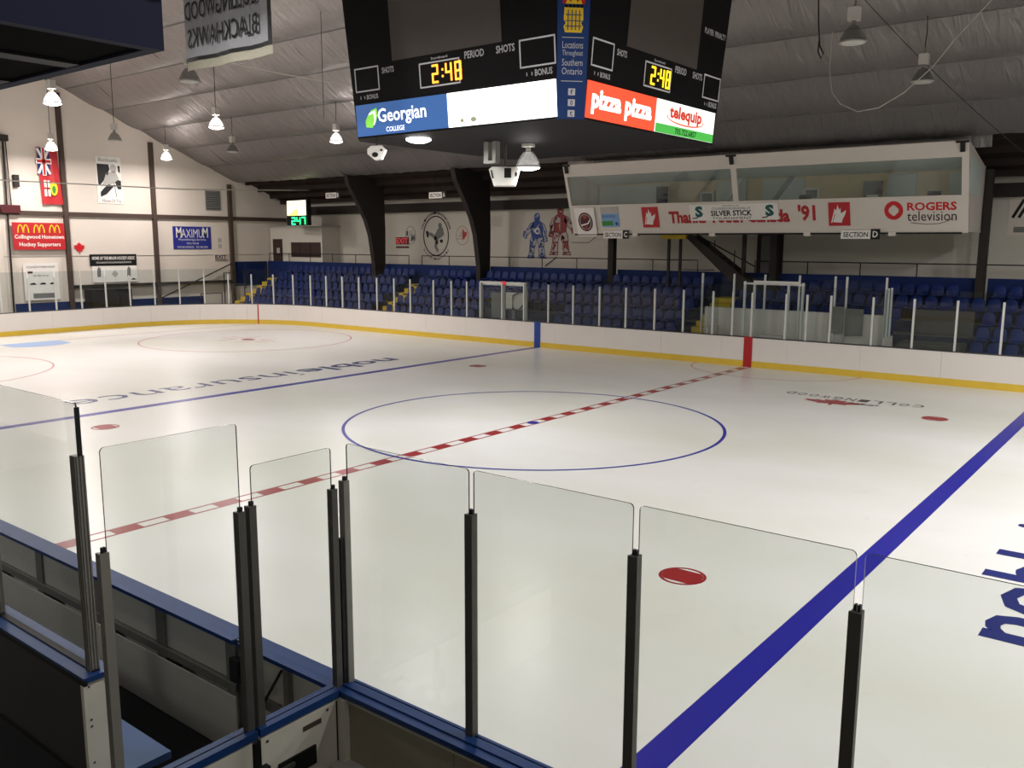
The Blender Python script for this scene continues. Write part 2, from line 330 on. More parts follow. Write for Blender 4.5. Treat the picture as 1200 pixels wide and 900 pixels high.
# foil sheets, billowing between battens
fx = [-35.1,-32,-24.4,-16.7,-9.1,-1.4,6.2,13.9,21.5,29.2,35]
ry = [0,2.05,4.1,6.15,8.2,10.25,12.3,14.35,16.4]
rnd = random.Random(3)
for sgn in (1, -1):
    for a, b in zip(ry[:-1], ry[1:]):
        for x0, x1 in zip(fx[:-1], fx[1:]):
            nx = max(4, int((x1-x0)/.3)); ny = 8; mb = MB(); sag = .3
            ph = [rnd.uniform(0,6.3) for _ in range(4)]
            for i in range(nx+1):
                x = x0+(x1-x0)*i/nx
                for j in range(ny+1):
                    t = j/ny; y = a+(b-a)*t
                    sg = 4*(t**1.35)*(1-t**1.35)
                    wv = .02*math.sin(x*3.1+ph[0]+y*1.5)+.012*math.sin(x*7.7+ph[1]-y*2)+.01*math.sin(x*13+ph[2]+y)
                    z = roofz(y)-.02-sg*(sag*min(1,.25+(x-XW)/4)+wv*1.2)+ (.0 if j in (0,ny) else rnd.uniform(-.004,.004))
                    mb.v.append((x, sgn*y, z))
            for i in range(nx):
                for j in range(ny):
                    k = i*(ny+1)+j; q = (k, k+1, k+ny+2, k+ny+1); mb.f.append(q if sgn > 0 else q[::-1])
            mb.build('foil_sheet', 'foil', roof, True)
        if a: MB().tube([(XW+.05,sgn*a,roofz(a)-.05),(34.9,sgn*a,roofz(a)-.05)], .012, 5).build('batten_wire', 'grey', roof)
MB().prism([(-10.4,16.41,7.95),(-10.4,16.45,7.95),(-10.4,16.5,7.5),(-10.4,16.46,7.5)], (16.9,0,0)).build('foil_skirt', 'foil', roof)
# steel frames along the back wall
def frame_mb(x, s):
    prof = [(17.7,0),(17.6,3.2),(17.35,4.7),(17.05,5.5),(16.6,6.25),(16.2,6.85),(15.85,7.35),(15.7,7.85),(16.3,7.9),(16.7,roofz(16.7)+.3),(18.4,roofz(18.4)+.3),(18.45,5),(18.35,0)]
    return MB().prism([(x-.14, s*y, z) for y, z in prof][::(-1 if s > 0 else 1)], (.28,0,0))
for i, x in enumerate((-24.4,-16.7,-9.1,-1.4,6.2,13.9)):
    struct((frame_mb(x, 1) if abs(x+2) > 8.3 or x > 10 else MB().box((x-.14,18.02,0),(x+.14,18.34,6.9))).build('trim_%d' % (i+1), 'frame_dark'), 'dark haunched roof frame rising from the seats')
for x in (-16.7,-1.4): struct(frame_mb(x, -1).build('trim_%d' % (7+(x > -5)), 'frame_dark'))
# ================================================================== STANDS
stand = thing('grandstand', 'stepped concrete seating tiers with blue risers behind the far boards', 'grandstand')
TY = [14.0,14.8,15.6,16.4,17.2]; TZ = [.38,.81,1.24,1.67,2.1]
for i, (y, z) in enumerate(zip(TY, TZ)):
    y1 = y+.8 if i < 4 else 20
    y1 = y+.8 if i < 4 else 19.98
    for x0, x1 in ([(-32.4,-21.2),(-20.4,-14.2),(-9.9,-3.5),(-2.55,4.5),(6.5,14)] if i < 2 else [(-32.4,-21.2),(-20.4,-3.5),(-2.55,14)]):
        MB().box((x0,y,0.0),(x1,y1,z)).build('tier', 'concrete', stand)
        MB().box((x0,y-.02,max(0,z-.42)),(x1,y-.001,z-.03)).build('riser', 'tier_blue', stand)
knee = thing('knee_wall', 'dark blue knee wall running behind the top row of seats', 'wall')
MB().box((XW+.1,18.36,2.1),(-24.6,18.46,3.12)).build('panel', 'wall_blue', knee)
for x0, x1 in ((-24.2,-16.9),(-16.5,-9.3),(-8.9,-1.6),(-1.2,6.0),(6.4,14)): MB().box((x0,18.36,2.1),(x1,18.46,3.12)).build('panel', 'wall_blue', knee)
rail = thing('guard_rail', 'thin dark pipe rail on top of the blue knee wall', 'railing')
for x0, x1 in ((-34.9,-22.4),(-21.4,-4.9),(-2.1,14)):
    MB().tube([(x0,18.41,3.12),(x0,18.41,3.6),(x1,18.41,3.6),(x1,18.41,3.12)], .025).build('top_rail', 'dark', rail)
    x = x0+2
    while x < x1-1: MB().tube([(x,18.41,3.12),(x,18.41,3.6)], .022).build('rail_post', 'dark', rail); x += 2.05
# aisle stairs
def stairs(name, label, x0, x1, rows=5):
    t = thing(name, label, 'stairs')
    for i in range(rows):
        for h in (0, 1):
            y = TY[i]-.4+h*.4; z = (TZ[i]-.21 if h == 0 else TZ[i])
            MB().box((x0+.01,y,0),(x1-.01,y+(.4 if (i,h) != (4,1) else 1.1),z)).build('step', 'stair_yellow', t)
    return t
stairs('aisle_stairs', 'yellow aisle steps left of the penalty boxes under the dark staircase', -3.5, -2.55)
stairs('aisle_stairs', 'yellow aisle steps below the round skater mural', -21.2, -20.4)
stairs('aisle_stairs', 'yellow steps at the far left end of the seats', -33.6, -32.5)
lt = thing('stair_railing', 'black pipe railing of the far left yellow steps', 'railing')
MB().tube([(-34.9,10.8,1.1),(-34.9,15.6,3.0)], .035).build('hand_rail', 'dark', lt)
for (y0,y1,z0,z1) in ((12.6,14.0,.1,1.3),(14.2,15.6,.3,2.5),(15.7,17.2,1.5,3.0)):
    MB().tube([(-33.7,y0,z0),(-33.7,y0,z1),(-33.7,y1,z1),(-33.7,y1,z0)], .035).build('rail_frame', 'dark', lt)
# seats
def seat_mesh():
    mb = MB()
    def loft(rings):
        k = len(mb.v); n = len(rings[0])
        for r in rings: mb.v.extend(r)
        for i in range(len(rings)-1):
            for j in range(n):
                q = (j+1) % n; mb.f.append((k+i*n+j, k+i*n+q, k+(i+1)*n+q, k+(i+1)*n+j))
        mb.f.append(tuple(k+j for j in range(n-1,-1,-1))); mb.f.append(tuple(k+(len(rings)-1)*n+j for j in range(n)))
    def ring(c, hw, th, ang):                # flattened hexagon ring
        d = Vector((0, math.cos(ang), math.sin(ang)))*th
        return [tuple(Vector(c)+Vector((x*hw,0,0))+d*s) for x, s in ((-1,.0),(-.8,-.8),(.8,-.8),(1,0),(.8,1.2),(-.8,1.2))]
    loft([ring((0,-.2,.40), .19, .02, 1.57), ring((0,-.12,.425), .215, .022, 1.57), ring((0,.1,.405), .22, .022, 1.4), ring((0,.2,.43), .21, .022, .7),
          ring((0,.245,.56), .215, .02, .1), ring((0,.27,.7), .21, .02, .1), ring((0,.285,.79), .15, .02, .1), ring((0,.285,.82), .08, .018, .1)])
    mb.box((-.03,.0,.0),(.03,.14,.40)); mb.box((-.03,.0,.0),(.03,.3,.03))
    return mb
sm = seat_mesh()
rownames = ['front row behind the glass','second row up','third row up','fourth row up','top row under the knee wall']
seats = []
for i in range(5):
    x = -32.1
    while x < 10.5:
        ok = True
        if -21.5 < x < -20.1 or -3.75 < x < -2.3: ok = False
        if i < 2 and (-14.5 < x < -9.65 or 4.2 < x < 6.8): ok = False
        if i == 2 and 4.2 < x < 6.8: ok = False
        if i < 1 and -3.5 < x < 4.6: ok = False
        if i == 4 and -3.75 < x < -1.3: ok = False
        if i == 4 and min(abs(x-c) for c in (-24.4,-16.7,-9.1,-1.4,6.2)) < .42: ok = False
        if ok:
            blk = ('left of the round mural steps' if x < -21 else 'between the yellow aisles' if x < -3 else 'right of the dark staircase')
            seats.append((x, TY[i]+.38, TZ[i], i, blk))
        x += .5
seats.sort(key=lambda s: (s[0]-CP.x)**2+(s[1]-CP.y)**2)
me0 = None
for (x, y, z, i, blk) in seats[:295]:
    if me0 is None:
        o = sm.build('arena_seat', 'seat_blue', None, True); me0 = o.data
    else:
        o = bpy.data.objects.new('arena_seat', me0); C.objects.link(o)
    o.location = (x, y, z+.001)
    tag(o, 'blue moulded seat, %s, %s' % (rownames[i], blk), 'seat', 'blue seats, %s, %s' % (rownames[i], blk))
mb = MB()
for (x, y, z, i, blk) in seats[295:]:
    k = len(mb.v); mb.v += [(a+x, b+y, c+z+.001) for a, b, c in sm.v]; mb.f += [tuple(q+k for q in f) for f in sm.f]
tag(mb.build('arena_seats', 'seat_blue', None, True), 'farthest blue moulded seats at the left end of the stand', 'seats', None, 'stuff')
# booth at the far corner
bt = thing('announcer_booth', 'small white booth with brown door and windows in the far left corner', 'booth', (-32.5,18.6,2.1))
MB().box((-35,18.62,2.1),(-29.95,19.98,5.2)).build('booth_wall', 'wall_back', bt)
MB().box((-35.05,18.55,5.2),(-29.85,19.98,5.28)).build('booth_roof', 'lightgrey', bt)
MB().box((-34.7,18.56,2.1),(-33.8,18.62,4.5)).build('door', 'door_brown', bt)
MB().box((-34.3,18.54,3.6),(-34.0,18.56,3.95)).build('notice', 'lightgrey', bt)
for x0, x1 in ((-32.9,-32.05),(-32.0,-31.05),(-31.0,-30.1)): MB().box((x0,18.58,3.4),(x1,18.62,4.3)).build('window', 'door_brown', bt)
# small corner scoreboard
fr = Frame((-31.6,17.4,5.3), (1,-.12,0), (0,0,1))
sb2 = thing('corner_clock', 'small lit clock with green digits hanging over the corner booth', 'clock', (-30.6,17.4,5.3))
frect(fr, -.1, 0, 2.2, 1.5, -.25, .25).build('housing', 'black', sb2)
frect(fr, -.02, .58, 2.05, 1.45, .003, .01).build('lit_panel', 'clock_panel', sb2)
fpoly(fr, [(.05,.58),(1.2,.58),(1.15,1.0),(.8,.9)], .015).build('panel_picture', 'clock_yellow', sb2)
text('HOCKEY TOWN', fr, .1, 1.15, 1.75, 1.35, 'stair_yellow', sb2, .018)
seg7('247', fr, .5, .07, .34, .38, .08, .13, 'digit_green', sb2, .01)
for u in (.1, 1.8): MB().tube([fr.p(u,1.5,-.1), (fr.p(u,1.5,-.1).x, fr.p(u,1.5,-.1).y, 7.9)], .012, 4).build('hanger', 'cable', sb2)
# ================================================================== FAR BOARDS
def path_far():
    pts = []; n = 20
    for (cx, cy, a0) in ((XE+RC, -W+RC, 180), (XE+RC, W-RC, 90)):
        for i in range(n+1):
            a = math.radians(a0+90*(n-i)/n) if a0 == 90 else math.radians(a0+90*(n-i)/n); pts.append((cx+RC*math.cos(a), cy+RC*math.sin(a)))
    return pts
P = [(-16.0,-W)] + path_far() + [(14.5, W)]
cum = [0]
for a, b in zip(P[:-1], P[1:]): cum.append(cum[-1]+math.hypot(b[0]-a[0], b[1]-a[1]))
def at(s):
    for i in range(len(P)-1):
        if s <= cum[i+1] or i == len(P)-2:
            t = (s-cum[i])/(cum[i+1]-cum[i]); d = Vector((P[i+1][0]-P[i][0], P[i+1][1]-P[i][1])).normalized()
            return Vector((P[i][0]+(P[i+1][0]-P[i][0])*t, P[i][1]+(P[i+1][1]-P[i][1])*t)), d
def sof(x): return cum[-1]-(14.5-x)         # arc position of an x on the straight far side
def sweep(s0, s1, prof, step=.6):            # prof: (outward offset, z)
    mb = MB(); n = max(1, int((s1-s0)/step)) ; k0 = len(prof)
    for i in range(n+1):
        p, d = at(s0+(s1-s0)*i/n); o = Vector((-d.y, d.x))     # outward (left of travel)
        for (a, z) in prof: mb.v.append((p.x+o.x*a, p.y+o.y*a, z))
    for i in range(n):
        for j in range(k0):
            q = (j+1) % k0; mb.f.append((i*k0+j, (i+1)*k0+j, (i+1)*k0+q, i*k0+q))
    mb.f.append(tuple(range(k0))); mb.f.append(tuple(n*k0+j for j in range(k0-1,-1,-1))); return mb
far = thing('rink_boards', 'white dasher boards with yellow kick strip and glass around the far side of the ice', 'rink boards')
L = cum[-1]; s = 0.0
while s < L-.1:
    e = min(s+2.44, L); sweep(s, e-.006, [(0,.22),(.09,.22),(.09,1.04),(0,1.04)]).build('board_panel', 'board_white', far)
    sweep(s, e, [(-.012,.0),(.09,.0),(.09,.22),(-.012,.22)]).build('kick_plate', 'kick_yellow', far)
    sweep(s, e, [(-.01,1.04),(.14,1.04),(.14,1.07),(-.01,1.07)]).build('cap_rail', 'cap_dark', far); s = e
for (x, m, nm) in ((-BX,'stripe_blue','blue_stripe'),(0,'stripe_red','red_stripe')):
    MB().box((x-.155,W-.018,0),(x+.155,W+.02,1.075)).build(nm, m, far)
for i in range(len(P)-1):                     # goal line on the curved board
    if P[i][1] > 0 and (P[i][0]-GX)*(P[i+1][0]-GX) <= 0:
        t = (GX-P[i][0])/(P[i+1][0]-P[i][0]); sg = cum[i]+t*(cum[i+1]-cum[i])
        sweep(sg-.03, sg+.03, [(-.018,0),(.02,0),(.02,1.072),(-.018,1.072)]).build('goal_stripe', 'stripe_red', far)
# posts and panes
xs = [-18.95,-17.77,-16.7,-15.22,-14.12,-13.2,-12.42,-11.2,-10.02,-8.75,-7.52,-6.26,-5.06,-3.8,-2.6,-1.42,-.66,.06,1.28,2.0,2.8,4.15,5.39,6.63,7.88,9.1,10.3,11.5]
ss = [sof(x) for x in xs]; q = ss[0]-1.28; pre = []
while q > 6: pre.append(q); q -= 1.225
ss = pre[::-1]+ss
for i, s in enumerate(ss):
    p, d = at(s); o = Vector((-d.y, d.x))
    def pt(a, b, z): return (p.x+d.x*a+o.x*b, p.y+d.y*a+o.y*b, z)
    MB().prism([pt(-.03,.03,1.07),pt(.03,.03,1.07),pt(.03,.1,1.07),pt(-.03,.1,1.07)], (0,0,1.55)).build('glass_post', 'post_white', far)
    if i+1 < len(ss):
        e = ss[i+1]; a, b = at(s+.035), at(e-.035)
        oa, ob = Vector((-a[1].y,a[1].x)), Vector((-b[1].y,b[1].x))
        z1 = 2.9 if not (-14.5 < (a[0].x) < -10.1 and a[0].y > 12) else 2.55
        MB().prism([(a[0].x+oa.x*.06,a[0].y+oa.y*.06,1.07),(b[0].x+ob.x*.06,b[0].y+ob.y*.06,1.07),(b[0].x+ob.x*.072,b[0].y+ob.y*.072,1.07),(a[0].x+oa.x*.072,a[0].y+oa.y*.072,1.07)], (0,0,z1-1.07)).build('glass_pane', 'glass_far', far)
# white gate frame at the entry gap
gt = thing('entry_gate', 'white framed double gate with red light on top behind the far boards', 'gate', (-11.2,12.95,0))
for x in (-12.46,-11.2,-10.02): MB().box((x-.05,12.82,0.0),(x+.05,12.92,2.6)).build('gate_post', 'post_white', gt)
MB().box((-12.5,12.8,2.5),(-9.97,12.94,2.66)).build('gate_header', 'post_white', gt); MB().box((-11.3,12.76,2.52),(-11.05,12.8,2.68)).build('gate_light', 'exit_red', gt)
for x0, x1 in ((-12.4,-11.26),(-11.14,-10.08)): MB().box((x0,12.85,.05),(x1,12.89,1.0)).build('gate_leaf', 'board_white', gt); MB().box((x0,12.86,1.07),(x1,12.872,2.48)).build('gate_pane', 'glass_far', gt)
eb = thing('entry_barrier', 'white panelled barrier with black rails seen through the white gate', 'barrier', (-12.5,15.2,0))
MB().box((-13.1,15.3,1.3),(-12.0,15.36,2.05)).build('barrier_panel', 'box_white', eb); MB().box((-14,15.4,0.82),(-13.2,15.5,2.0)).build('barrier_end', 'grey', eb)
MB().tube([(-12.6,15.25,1.3),(-12.6,15.25,1.9),(-11.8,15.25,2.3)], .03).build('rail', 'dark', eb); MB().tube([(-12.2,15.25,1.3),(-11.8,15.25,1.7)], .03).build('rail', 'dark', eb)
MB().box((-12.7,15.3,.82),(-12.5,15.36,1.35)).build('barrier_leg', 'grey', eb); MB().box((-13.4,15.3,1.25),(-12.0,15.5,1.31)).build('shelf', 'grey', eb)
tag(MB().box((-15,13.05,0.0),(-11.6,13.8,.05)).build('floor_mat', 'floor_blue'), 'blue rubber mat on the walkway before the entry gate', 'mat')
# ------------------------------------------------------------------ penalty boxes
pb = thing('penalty_box', 'white walled penalty and timekeeper boxes with tall glass behind the centre line', 'penalty box', (1,13.6,0))
MB().box((-2.3,13.88,0.0),(4.3,13.96,1.97)).build('back_wall', 'box_white', pb)
MB().box((-1.75,12.95,0.0),(-1.7,13.9,1.3)).build('side_wall', 'box_white', pb); MB().box((4.45,12.95,0.0),(4.5,13.9,1.3)).build('side_wall', 'box_white', pb)
px_ = [-2.4,-1.14,.04,1.3,2.54,2.93,4.22]
for x in px_: MB().box((x-.03,13.8,1.0),(x+.03,13.87,3.22)).build('glass_post', 'post_white', pb)
for a, b in zip(px_[:-1], px_[1:]): MB().box((a+.04,13.86,1.97),(b-.04,13.872,3.1)).build('glass_pane', 'glass_far', pb)
for x in (-.3,.06,1.28,1.78): MB().box((x-.035,12.84,1.07),(x+.035,12.92,3.0)).build('glass_post', 'post_white', pb)
MB().box((-.35,12.86,2.9),(1.82,12.93,2.96)).build('header_rail', 'post_white', pb); MB().box((0.05,12.78,2.96),(1.7,12.85,3.04)).build('header_rail', 'post_white', pb)
for y in (13.2,13.55): MB().box((4.44,y-.03,1.3),(4.5,y+.03,2.9)).build('glass_post', 'post_white', pb)
MB().box((4.46,12.95,1.3),(4.475,13.85,2.85)).build('glass_pane', 'glass_far', pb)
MB().box((-1.735,12.95,1.3),(-1.72,13.85,2.85)).build('glass_pane', 'glass_far', pb)
for (x0, x1, z0, z1) in ((2.45,2.9,1.3,2.2),(2.95,3.55,1.25,2.15)): MB().box((x0,13.76,z0),(x1,13.79,z1)).build('gate_panel', 'inner_rail', pb)
for x0 in (.35,2.2): 
    b = thing('team_bench', 'grey bench inside the penalty box, %s' % ('behind the timekeeper window' if x0 < 1 else 'left of the dark gate panels'), 'bench', (x0+.6,13.5,0))
    MB().box((x0,13.35,.9),(x0+1.2,13.6,.95)).build('bench_top', 'lightgrey', b)
    for k in (.05, 1.1): MB().box((x0+k,13.4,0.0),(x0+k+.05,13.55,.9)).build('leg', 'grey', b)
MB().box((.2,13.0,1.07),(1.2,13.3,1.12)).build('timekeeper_shelf', 'box_white', pb)
# right hand gap
rg = thing('walkway_block', 'grey concrete entry block with yellow edge right of the penalty boxes', 'walkway', (5.5,14.5,0))
MB().box((4.55,14.3,0.0),(6.45,15.55,1.05)).build('block', 'concrete', rg); MB().box((4.55,14.1,0.0),(6.45,14.28,.9)).build('yellow_edge', 'stair_yellow', rg)
MB().box((4.55,16.3,1.25),(6.45,16.36,2.05)).build('rear_wall', 'concrete', rg)
# staircase to the press box
st = thing('metal_staircase', 'dark metal staircase descending from the press box to the seats', 'stairs', (-3.5,17.2,2.1))
for y in (17.45,18.15): MB().prism([(-5.0,y,4.55),(-4.8,y,4.71),(-1.7,y,2.5),(-1.9,y,2.15),(-2.2,y,2.15)], (0,.06,0)).build('stringer', 'frame_dark', st)
for i in range(12): x = -4.9+i*.26; MB().box((x,17.51,4.6-i*.205),(x+.27,18.15,4.63-i*.205)).build('tread', 'girt', st)
MB().tube([(-4.6,17.47,4.7),(-1.9,17.47,3.4),(-1.9,17.47,2.3)], .03).build('handrail', 'dark', st)
for i in range(3): x = -4.2+i*.9; MB().tube([(x+.5,17.47,3.9-i*.7),(x+.5,17.47,4.45-i*.4)], .02).build('baluster', 'dark', st)
MB().box((-6.1,17.3,4.5),(-4.95,18.1,4.71)).build('landing', 'stair_yellow', st)
for x in (-5.75,-5.2): MB().box((x-.05,17.3,2.1),(x+.05,17.4,4.5)).build('post', 'frame_dark', st)
MB().box((-5.15,17.3,3.2),(-3.6,17.34,3.24)).build('tie_rail', 'frame_dark', st)
dr = struct(frect(BW, -2.9, 2.4, -1.75, 4.85, -.0, .05).build('door_1', 'frame_dark'), 'dark framed door in the back wall right of the staircase')
frect(BW, -2.7, 2.4, -1.95, 4.65, .051, .03).build('door_leaf', 'grey', dr)
tag(MB().box((-2.55,17.6,2.1),(-2.4,17.7,4.8)).build('support_post', 'frame_dark'), 'thin dark post under the press box beside the door frame', 'post')
# ================================================================== PRESS BOX
pr = thing('press_box', 'long white glazed press box hanging over the far seats', 'press box', (-1.8,17,4.8))
PF = Frame((0,16,4.8), (1,0,0), (0,-.9,2.82)); X0, X1 = -9.78, 6.1; H = 2.96
frect(PF, X0, -.02, X1, 1.17, -.08, .08).build('sign_fascia', 'box_white', pr)
frect(PF, X0, 2.44, X1, H, -.08, .1).build('top_beam', 'box_white', pr)
frect(PF, X0, -.1, X1, .07, 0.0, .02).build('bottom_trim', 'box_white', pr); frect(PF, X0, 1.13, X1, 1.19, 0.0, .03).build('window_sill', 'box_white', pr)
for a, b in ((X0,X0+.14),(-2.12,-1.9),(5.88,X1)): frect(PF, a, 1.17, b, 2.44, -.08, .1).build('mullion', 'box_white', pr)
for a, b in ((X0+.14,-2.12),(-1.9,5.88)):
    frect(PF, a, 1.17, b, 2.44, -.04, .012).build('window_pane', 'window', pr)
PT = PF.p(0, H)
for x in (X0, X1-.08):
    MB().prism([(x,16.03,4.8),(x,18.0,4.8),(x,18.0,6.95),(x,PT.y+.05,PT.z-.02)], (.08,0,0)).build('side_wall', 'box_white', pr)
MB().prism([(X1+.001,15.65,6.0),(X1+.001,17.3,5.95),(X1+.001,17.3,6.9),(X1+.001,15.4,7.2)][::-1], (.01,0,0)).build('side_window', 'box_inside_grey', pr)
MB().box((X0,16.0,4.72),(X1,18.0,4.8)).build('box_floor', 'box_white', pr)
MB().box((X0+.1,15.95,4.66),(X1-.2,16.1,4.72)).build('edge_angle', 'dark', pr)
for x in (-6.6,-3.1,.7,3.7): MB().box((x-.12,15.9,4.6),(x+.12,16.1,4.74)).build('hanger_plate', 'box_white', pr)
MB().box((X0,17.92,4.8),(X1,18.0,7.0)).build('back_wall', 'box_inside', pr)
MB().prism([(X0+.09,17.92,6.92),(X0+.09,17.92,6.98),(X0+.09,PT.y+.1,PT.z-.05),(X0+.09,PT.y+.12,PT.z-.12)], (X1-X0-.18,0,0)).build('box_roof', 'box_inside_grey', pr)
# interior pieces, seen through the glass
for (x0,x1,m) in ((-9.6,-6.5,'box_inside_grey'),(-3.9,-2.6,'box_inside_grey'),(-1.9,-.2,'box_inside_grey'),(2.9,3.9,'box_inside_grey'),(5.0,5.95,'box_inside_grey')): MB().box((x0,17.86,4.82),(x1,17.91,6.85)).build('wall_panel', m, pr)
cur = tag(MB().box((-6.35,17.2,5.0),(-5.9,17.4,6.7)).build('curtain', 'dark'), 'dark curtain behind the left press box window', 'curtain')
for (x, lab) in ((-4.3,'small framed picture behind the left press box window'),(.1,'small framed picture behind the middle of the right press box window')):
    t = thing('framed_picture', lab, 'picture', (x,17.85,6.2)); MB().box((x-.3,17.82,6.0),(x+.3,17.85,6.45)).build('frame', 'white', t); MB().box((x-.22,17.80,6.07),(x+.22,17.82,6.38)).build('print', 'grey', t)
t = thing('interior_door', 'dark door with lit pane behind the right press box window', 'door', (2.6,17.3,4.8)); MB().box((2.2,17.3,4.8),(2.9,17.36,6.6)).build('leaf', 'grey', t); MB().box((2.35,17.27,5.75),(2.75,17.3,6.1)).build('pane', 'white', t)
for x, lab in ((.2,'dark chair back behind the middle of the press box window'),(4.75,'dark chair back at the right end of the press box window')):
    t = thing('office_chair', lab, 'chair', (x,16.7,4.8)); MB().lathe([(.22,0),(.25,.4),(.22,.44)], (x,16.7,5.2), 8).build('seat', 'dark', t); MB().box((x-.22,16.85,5.6),(x+.22,16.93,6.15)).build('backrest', 'dark', t); MB().tube([(x,16.7,4.8),(x,16.7,5.2)], .04).build('stem', 'dark', t)
MB().prism([(-2.7,17.3,6.9),(-2.5,17.3,6.9),(-3.6,17.3,5.3),(-3.8,17.3,5.3)][::-1], (0,.08,0)).build('brace', 'box_inside_grey', pr); MB().prism([(-.6,17.3,6.9),(-.4,17.3,6.9),(-1.6,17.3,5.3),(-1.8,17.3,5.3)][::-1], (0,.08,0)).build('brace', 'grey', pr)
for (x, lab) in ((-9.6,'left'),(-2.05,'middle'),(5.9,'right')):
    t = thing('beam_clamp', 'small black clamp on the %s top of the press box' % lab, 'clamp', tuple(PF.p(x,H-.15,.03)))
    frect(PF, x-.2, H-.06, x+.2, H+.0, .021, .05).build('bar', 'black', t); frect(PF, x-.06, H-.35, x+.08, H-.06, .021, .08).build('body', 'black', t)
# signs on the press box
def sign(name, label, cat, fr, u0, v0, u1, v1, m, n=.004, d=.02):
    t = thing(name, label, cat, tuple(fr.p((u0+u1)/2, v0, n))); frect(fr, u0, v0, u1, v1, n, d).build('panel', m, t); return t
t = thing('youth_sign', "red lettering reading Thanks Youth Canada '91 partly covered on the press box front", 'lettering', tuple(PF.p(-1.5,.3,.01)))
text('Thanks Youth Canada', PF, -4.97, .33, .05, .84, 'red', t, .006, .045); text("'91", PF, .37, .36, 1.02, .98, 'red', t, .006, .04)
for (u, lab) in ((-6.2,'red square sign with a white leaf left of the red lettering on the press box'),(1.5,'red square sign with a white leaf right of the number on the press box')):
    t = sign('leaf_sign', lab, 'sign', PF, u, .18, u+.76, 1.04, 'sign_red')
    pts = [(.2,.15),(.32,.5),(.27,.75),(.38,.68),(.45,.95),(.52,.7),(.58,.82),(.6,.55),(.72,.62),(.85,.7),(.8,.5),(.68,.3),(.62,.12)]
    fpoly(PF, [(u+a*.74, .2+b*.8) for a, b in pts], .026).build('leaf', 'white', t)
    fpoly(PF, [(u+.08, .3),(u+.12,.3),(u+.26,.8),(u+.22,.8)], .026).build('stroke', 'white', t)
t = sign('tournament_sign', 'white SILVER STICK sign covering part of the red lettering on the press box', 'sign', PF, -4.0, .44, -.36, 1.09, 'white', .012)
text('SILVER STICK', PF, -3.1, .62, -1.4, .84, 'black', t, .034, .03); text('COLLINGWOOD REGIONAL AT', PF, -3.05, .87, -1.45, .96, 'black', t, .034); text('WELCOME TO THE', PF, -2.6, .99, -1.9, 1.05, 'black', t, .034); text('TOURNAMENT', PF, -3.05, .48, -1.42, .58, 'black', t, .034)
for u in (-3.85, -.95): text('S', PF, u+.08, .58, u+.42, 1.03, 'teal', t, .034, .06); fstroke(PF, [(u-.05,.53),(u+.15,.56),(u+.2,.62)], .04, .034).build('stick', 'black', t)
t = thing('television_logo', 'red ring logo with ROGERS television lettering at the right of the press box', 'sign', tuple(PF.p(4.6,.3,.01)))
fring(PF, 3.74, .7, .31, .33, .14, .004, 32).build('logo_ring', 'red_bright', t)
mb = MB()
for a in range(4):
    c, s_ = math.cos(a*math.pi/2), math.sin(a*math.pi/2)
    pts = [(.19,.19),(.02,.2),(.2,.02)]; mb.prism([PF.p(3.74+x*c-y*s_, .7+x*s_+y*c, .005) for x, y in pts], PF.N*.004)
mb.build('logo_corner', 'red_bright', t)
text('ROGERS', PF, 4.18, .68, 5.74, .97, 'red_bright', t, .006, .03); text('television', PF, 4.18, .32, 5.74, .66, 'black', t, .006)
fstroke(PF, [(4.3,.26),(4.8,.2),(5.2,.22),(5.5,.32),(5.6,.42)], .018, .006).build('swoosh', 'black', t)
t = thing('round_crest_sign', 'white square sign with round dark crest hanging at the left end of the press box', 'sign', tuple(PF.p(-9,-.2,.06)))
frect(PF, -9.5, -.18, -8.5, 1.1, .04, .04).build('panel', 'white', t); fdisc(PF, -9.0, .47, .37, .42, .081).build('crest', 'maroon', t); fring(PF, -9.0, .47, .3, .35, .03, .086, 32).build('crest_ring', 'lightgrey', t)
fpoly(PF, [(-9.25,.35),(-8.9,.42),(-8.75,.62),(-8.78,.5),(-8.86,.38),(-9.25,.28)], .087).build('crest_ribbon', 'white', t); fdisc(PF, -9.0, .7, .1, .1, .087, 10).build('crest_head', 'red_figure', t); fpoly(PF, [(-9.1,.3),(-8.9,.3),(-8.95,.12),(-9.05,.12)], .087).build('crest_body', 'red_figure', t)
t = sign('landscape_sign', 'small blue and green landscape sign beside the round crest sign', 'sign', PF, -8.2, .22, -7.33, 1.08, 'sky_blue'); frect(PF, -8.2, .28, -7.65, .48, .026).build('grass', 'green', t); frect(PF, -8.2, .8, -7.33, 1.08, .026).build('sky', 'lightgrey', t); text('BLUE MOUNTAIN', PF, -8.15, .62, -7.5, .74, 'blue_figure', t, .031); fdisc(PF, -7.47, .36, .08, .08, .026, 8).build('badge', 'blue_figure', t)
def secsign(x, y, z, wd, let, lab, hang):
    f = Frame((x,y,z), (1,0,0), (0,0,1)); t = thing('section_sign', lab, 'sign', (x+wd/2,y,z))
    frect(f, 0, 0, wd*.76, .3, 0, .03).build('panel', 'white', t); frect(f, wd*.77, -.02, wd, .34, 0, .03).build('letter_panel', 'black', t)
    text('SECTION', f, wd*.06, .06, wd*.7, .24, 'black', t, .033, .02); text(let, f, wd*.82, .05, wd*.95, .27, 'white', t, .033, .02)
    for u in (.2, wd-.2): MB().tube([(x+u,y-.01,z+.3),(x+u,y-.01,hang)], .01, 4).build('hanger', 'cable', t)
secsign(-8.15, 15.93, 4.52, 1.25, 'C', 'SECTION C sign under the left half of the press box', 4.8); secsign(1.95, 15.93, 4.5, 1.35, 'D', 'SECTION D sign under the right half of the press box', 4.8)
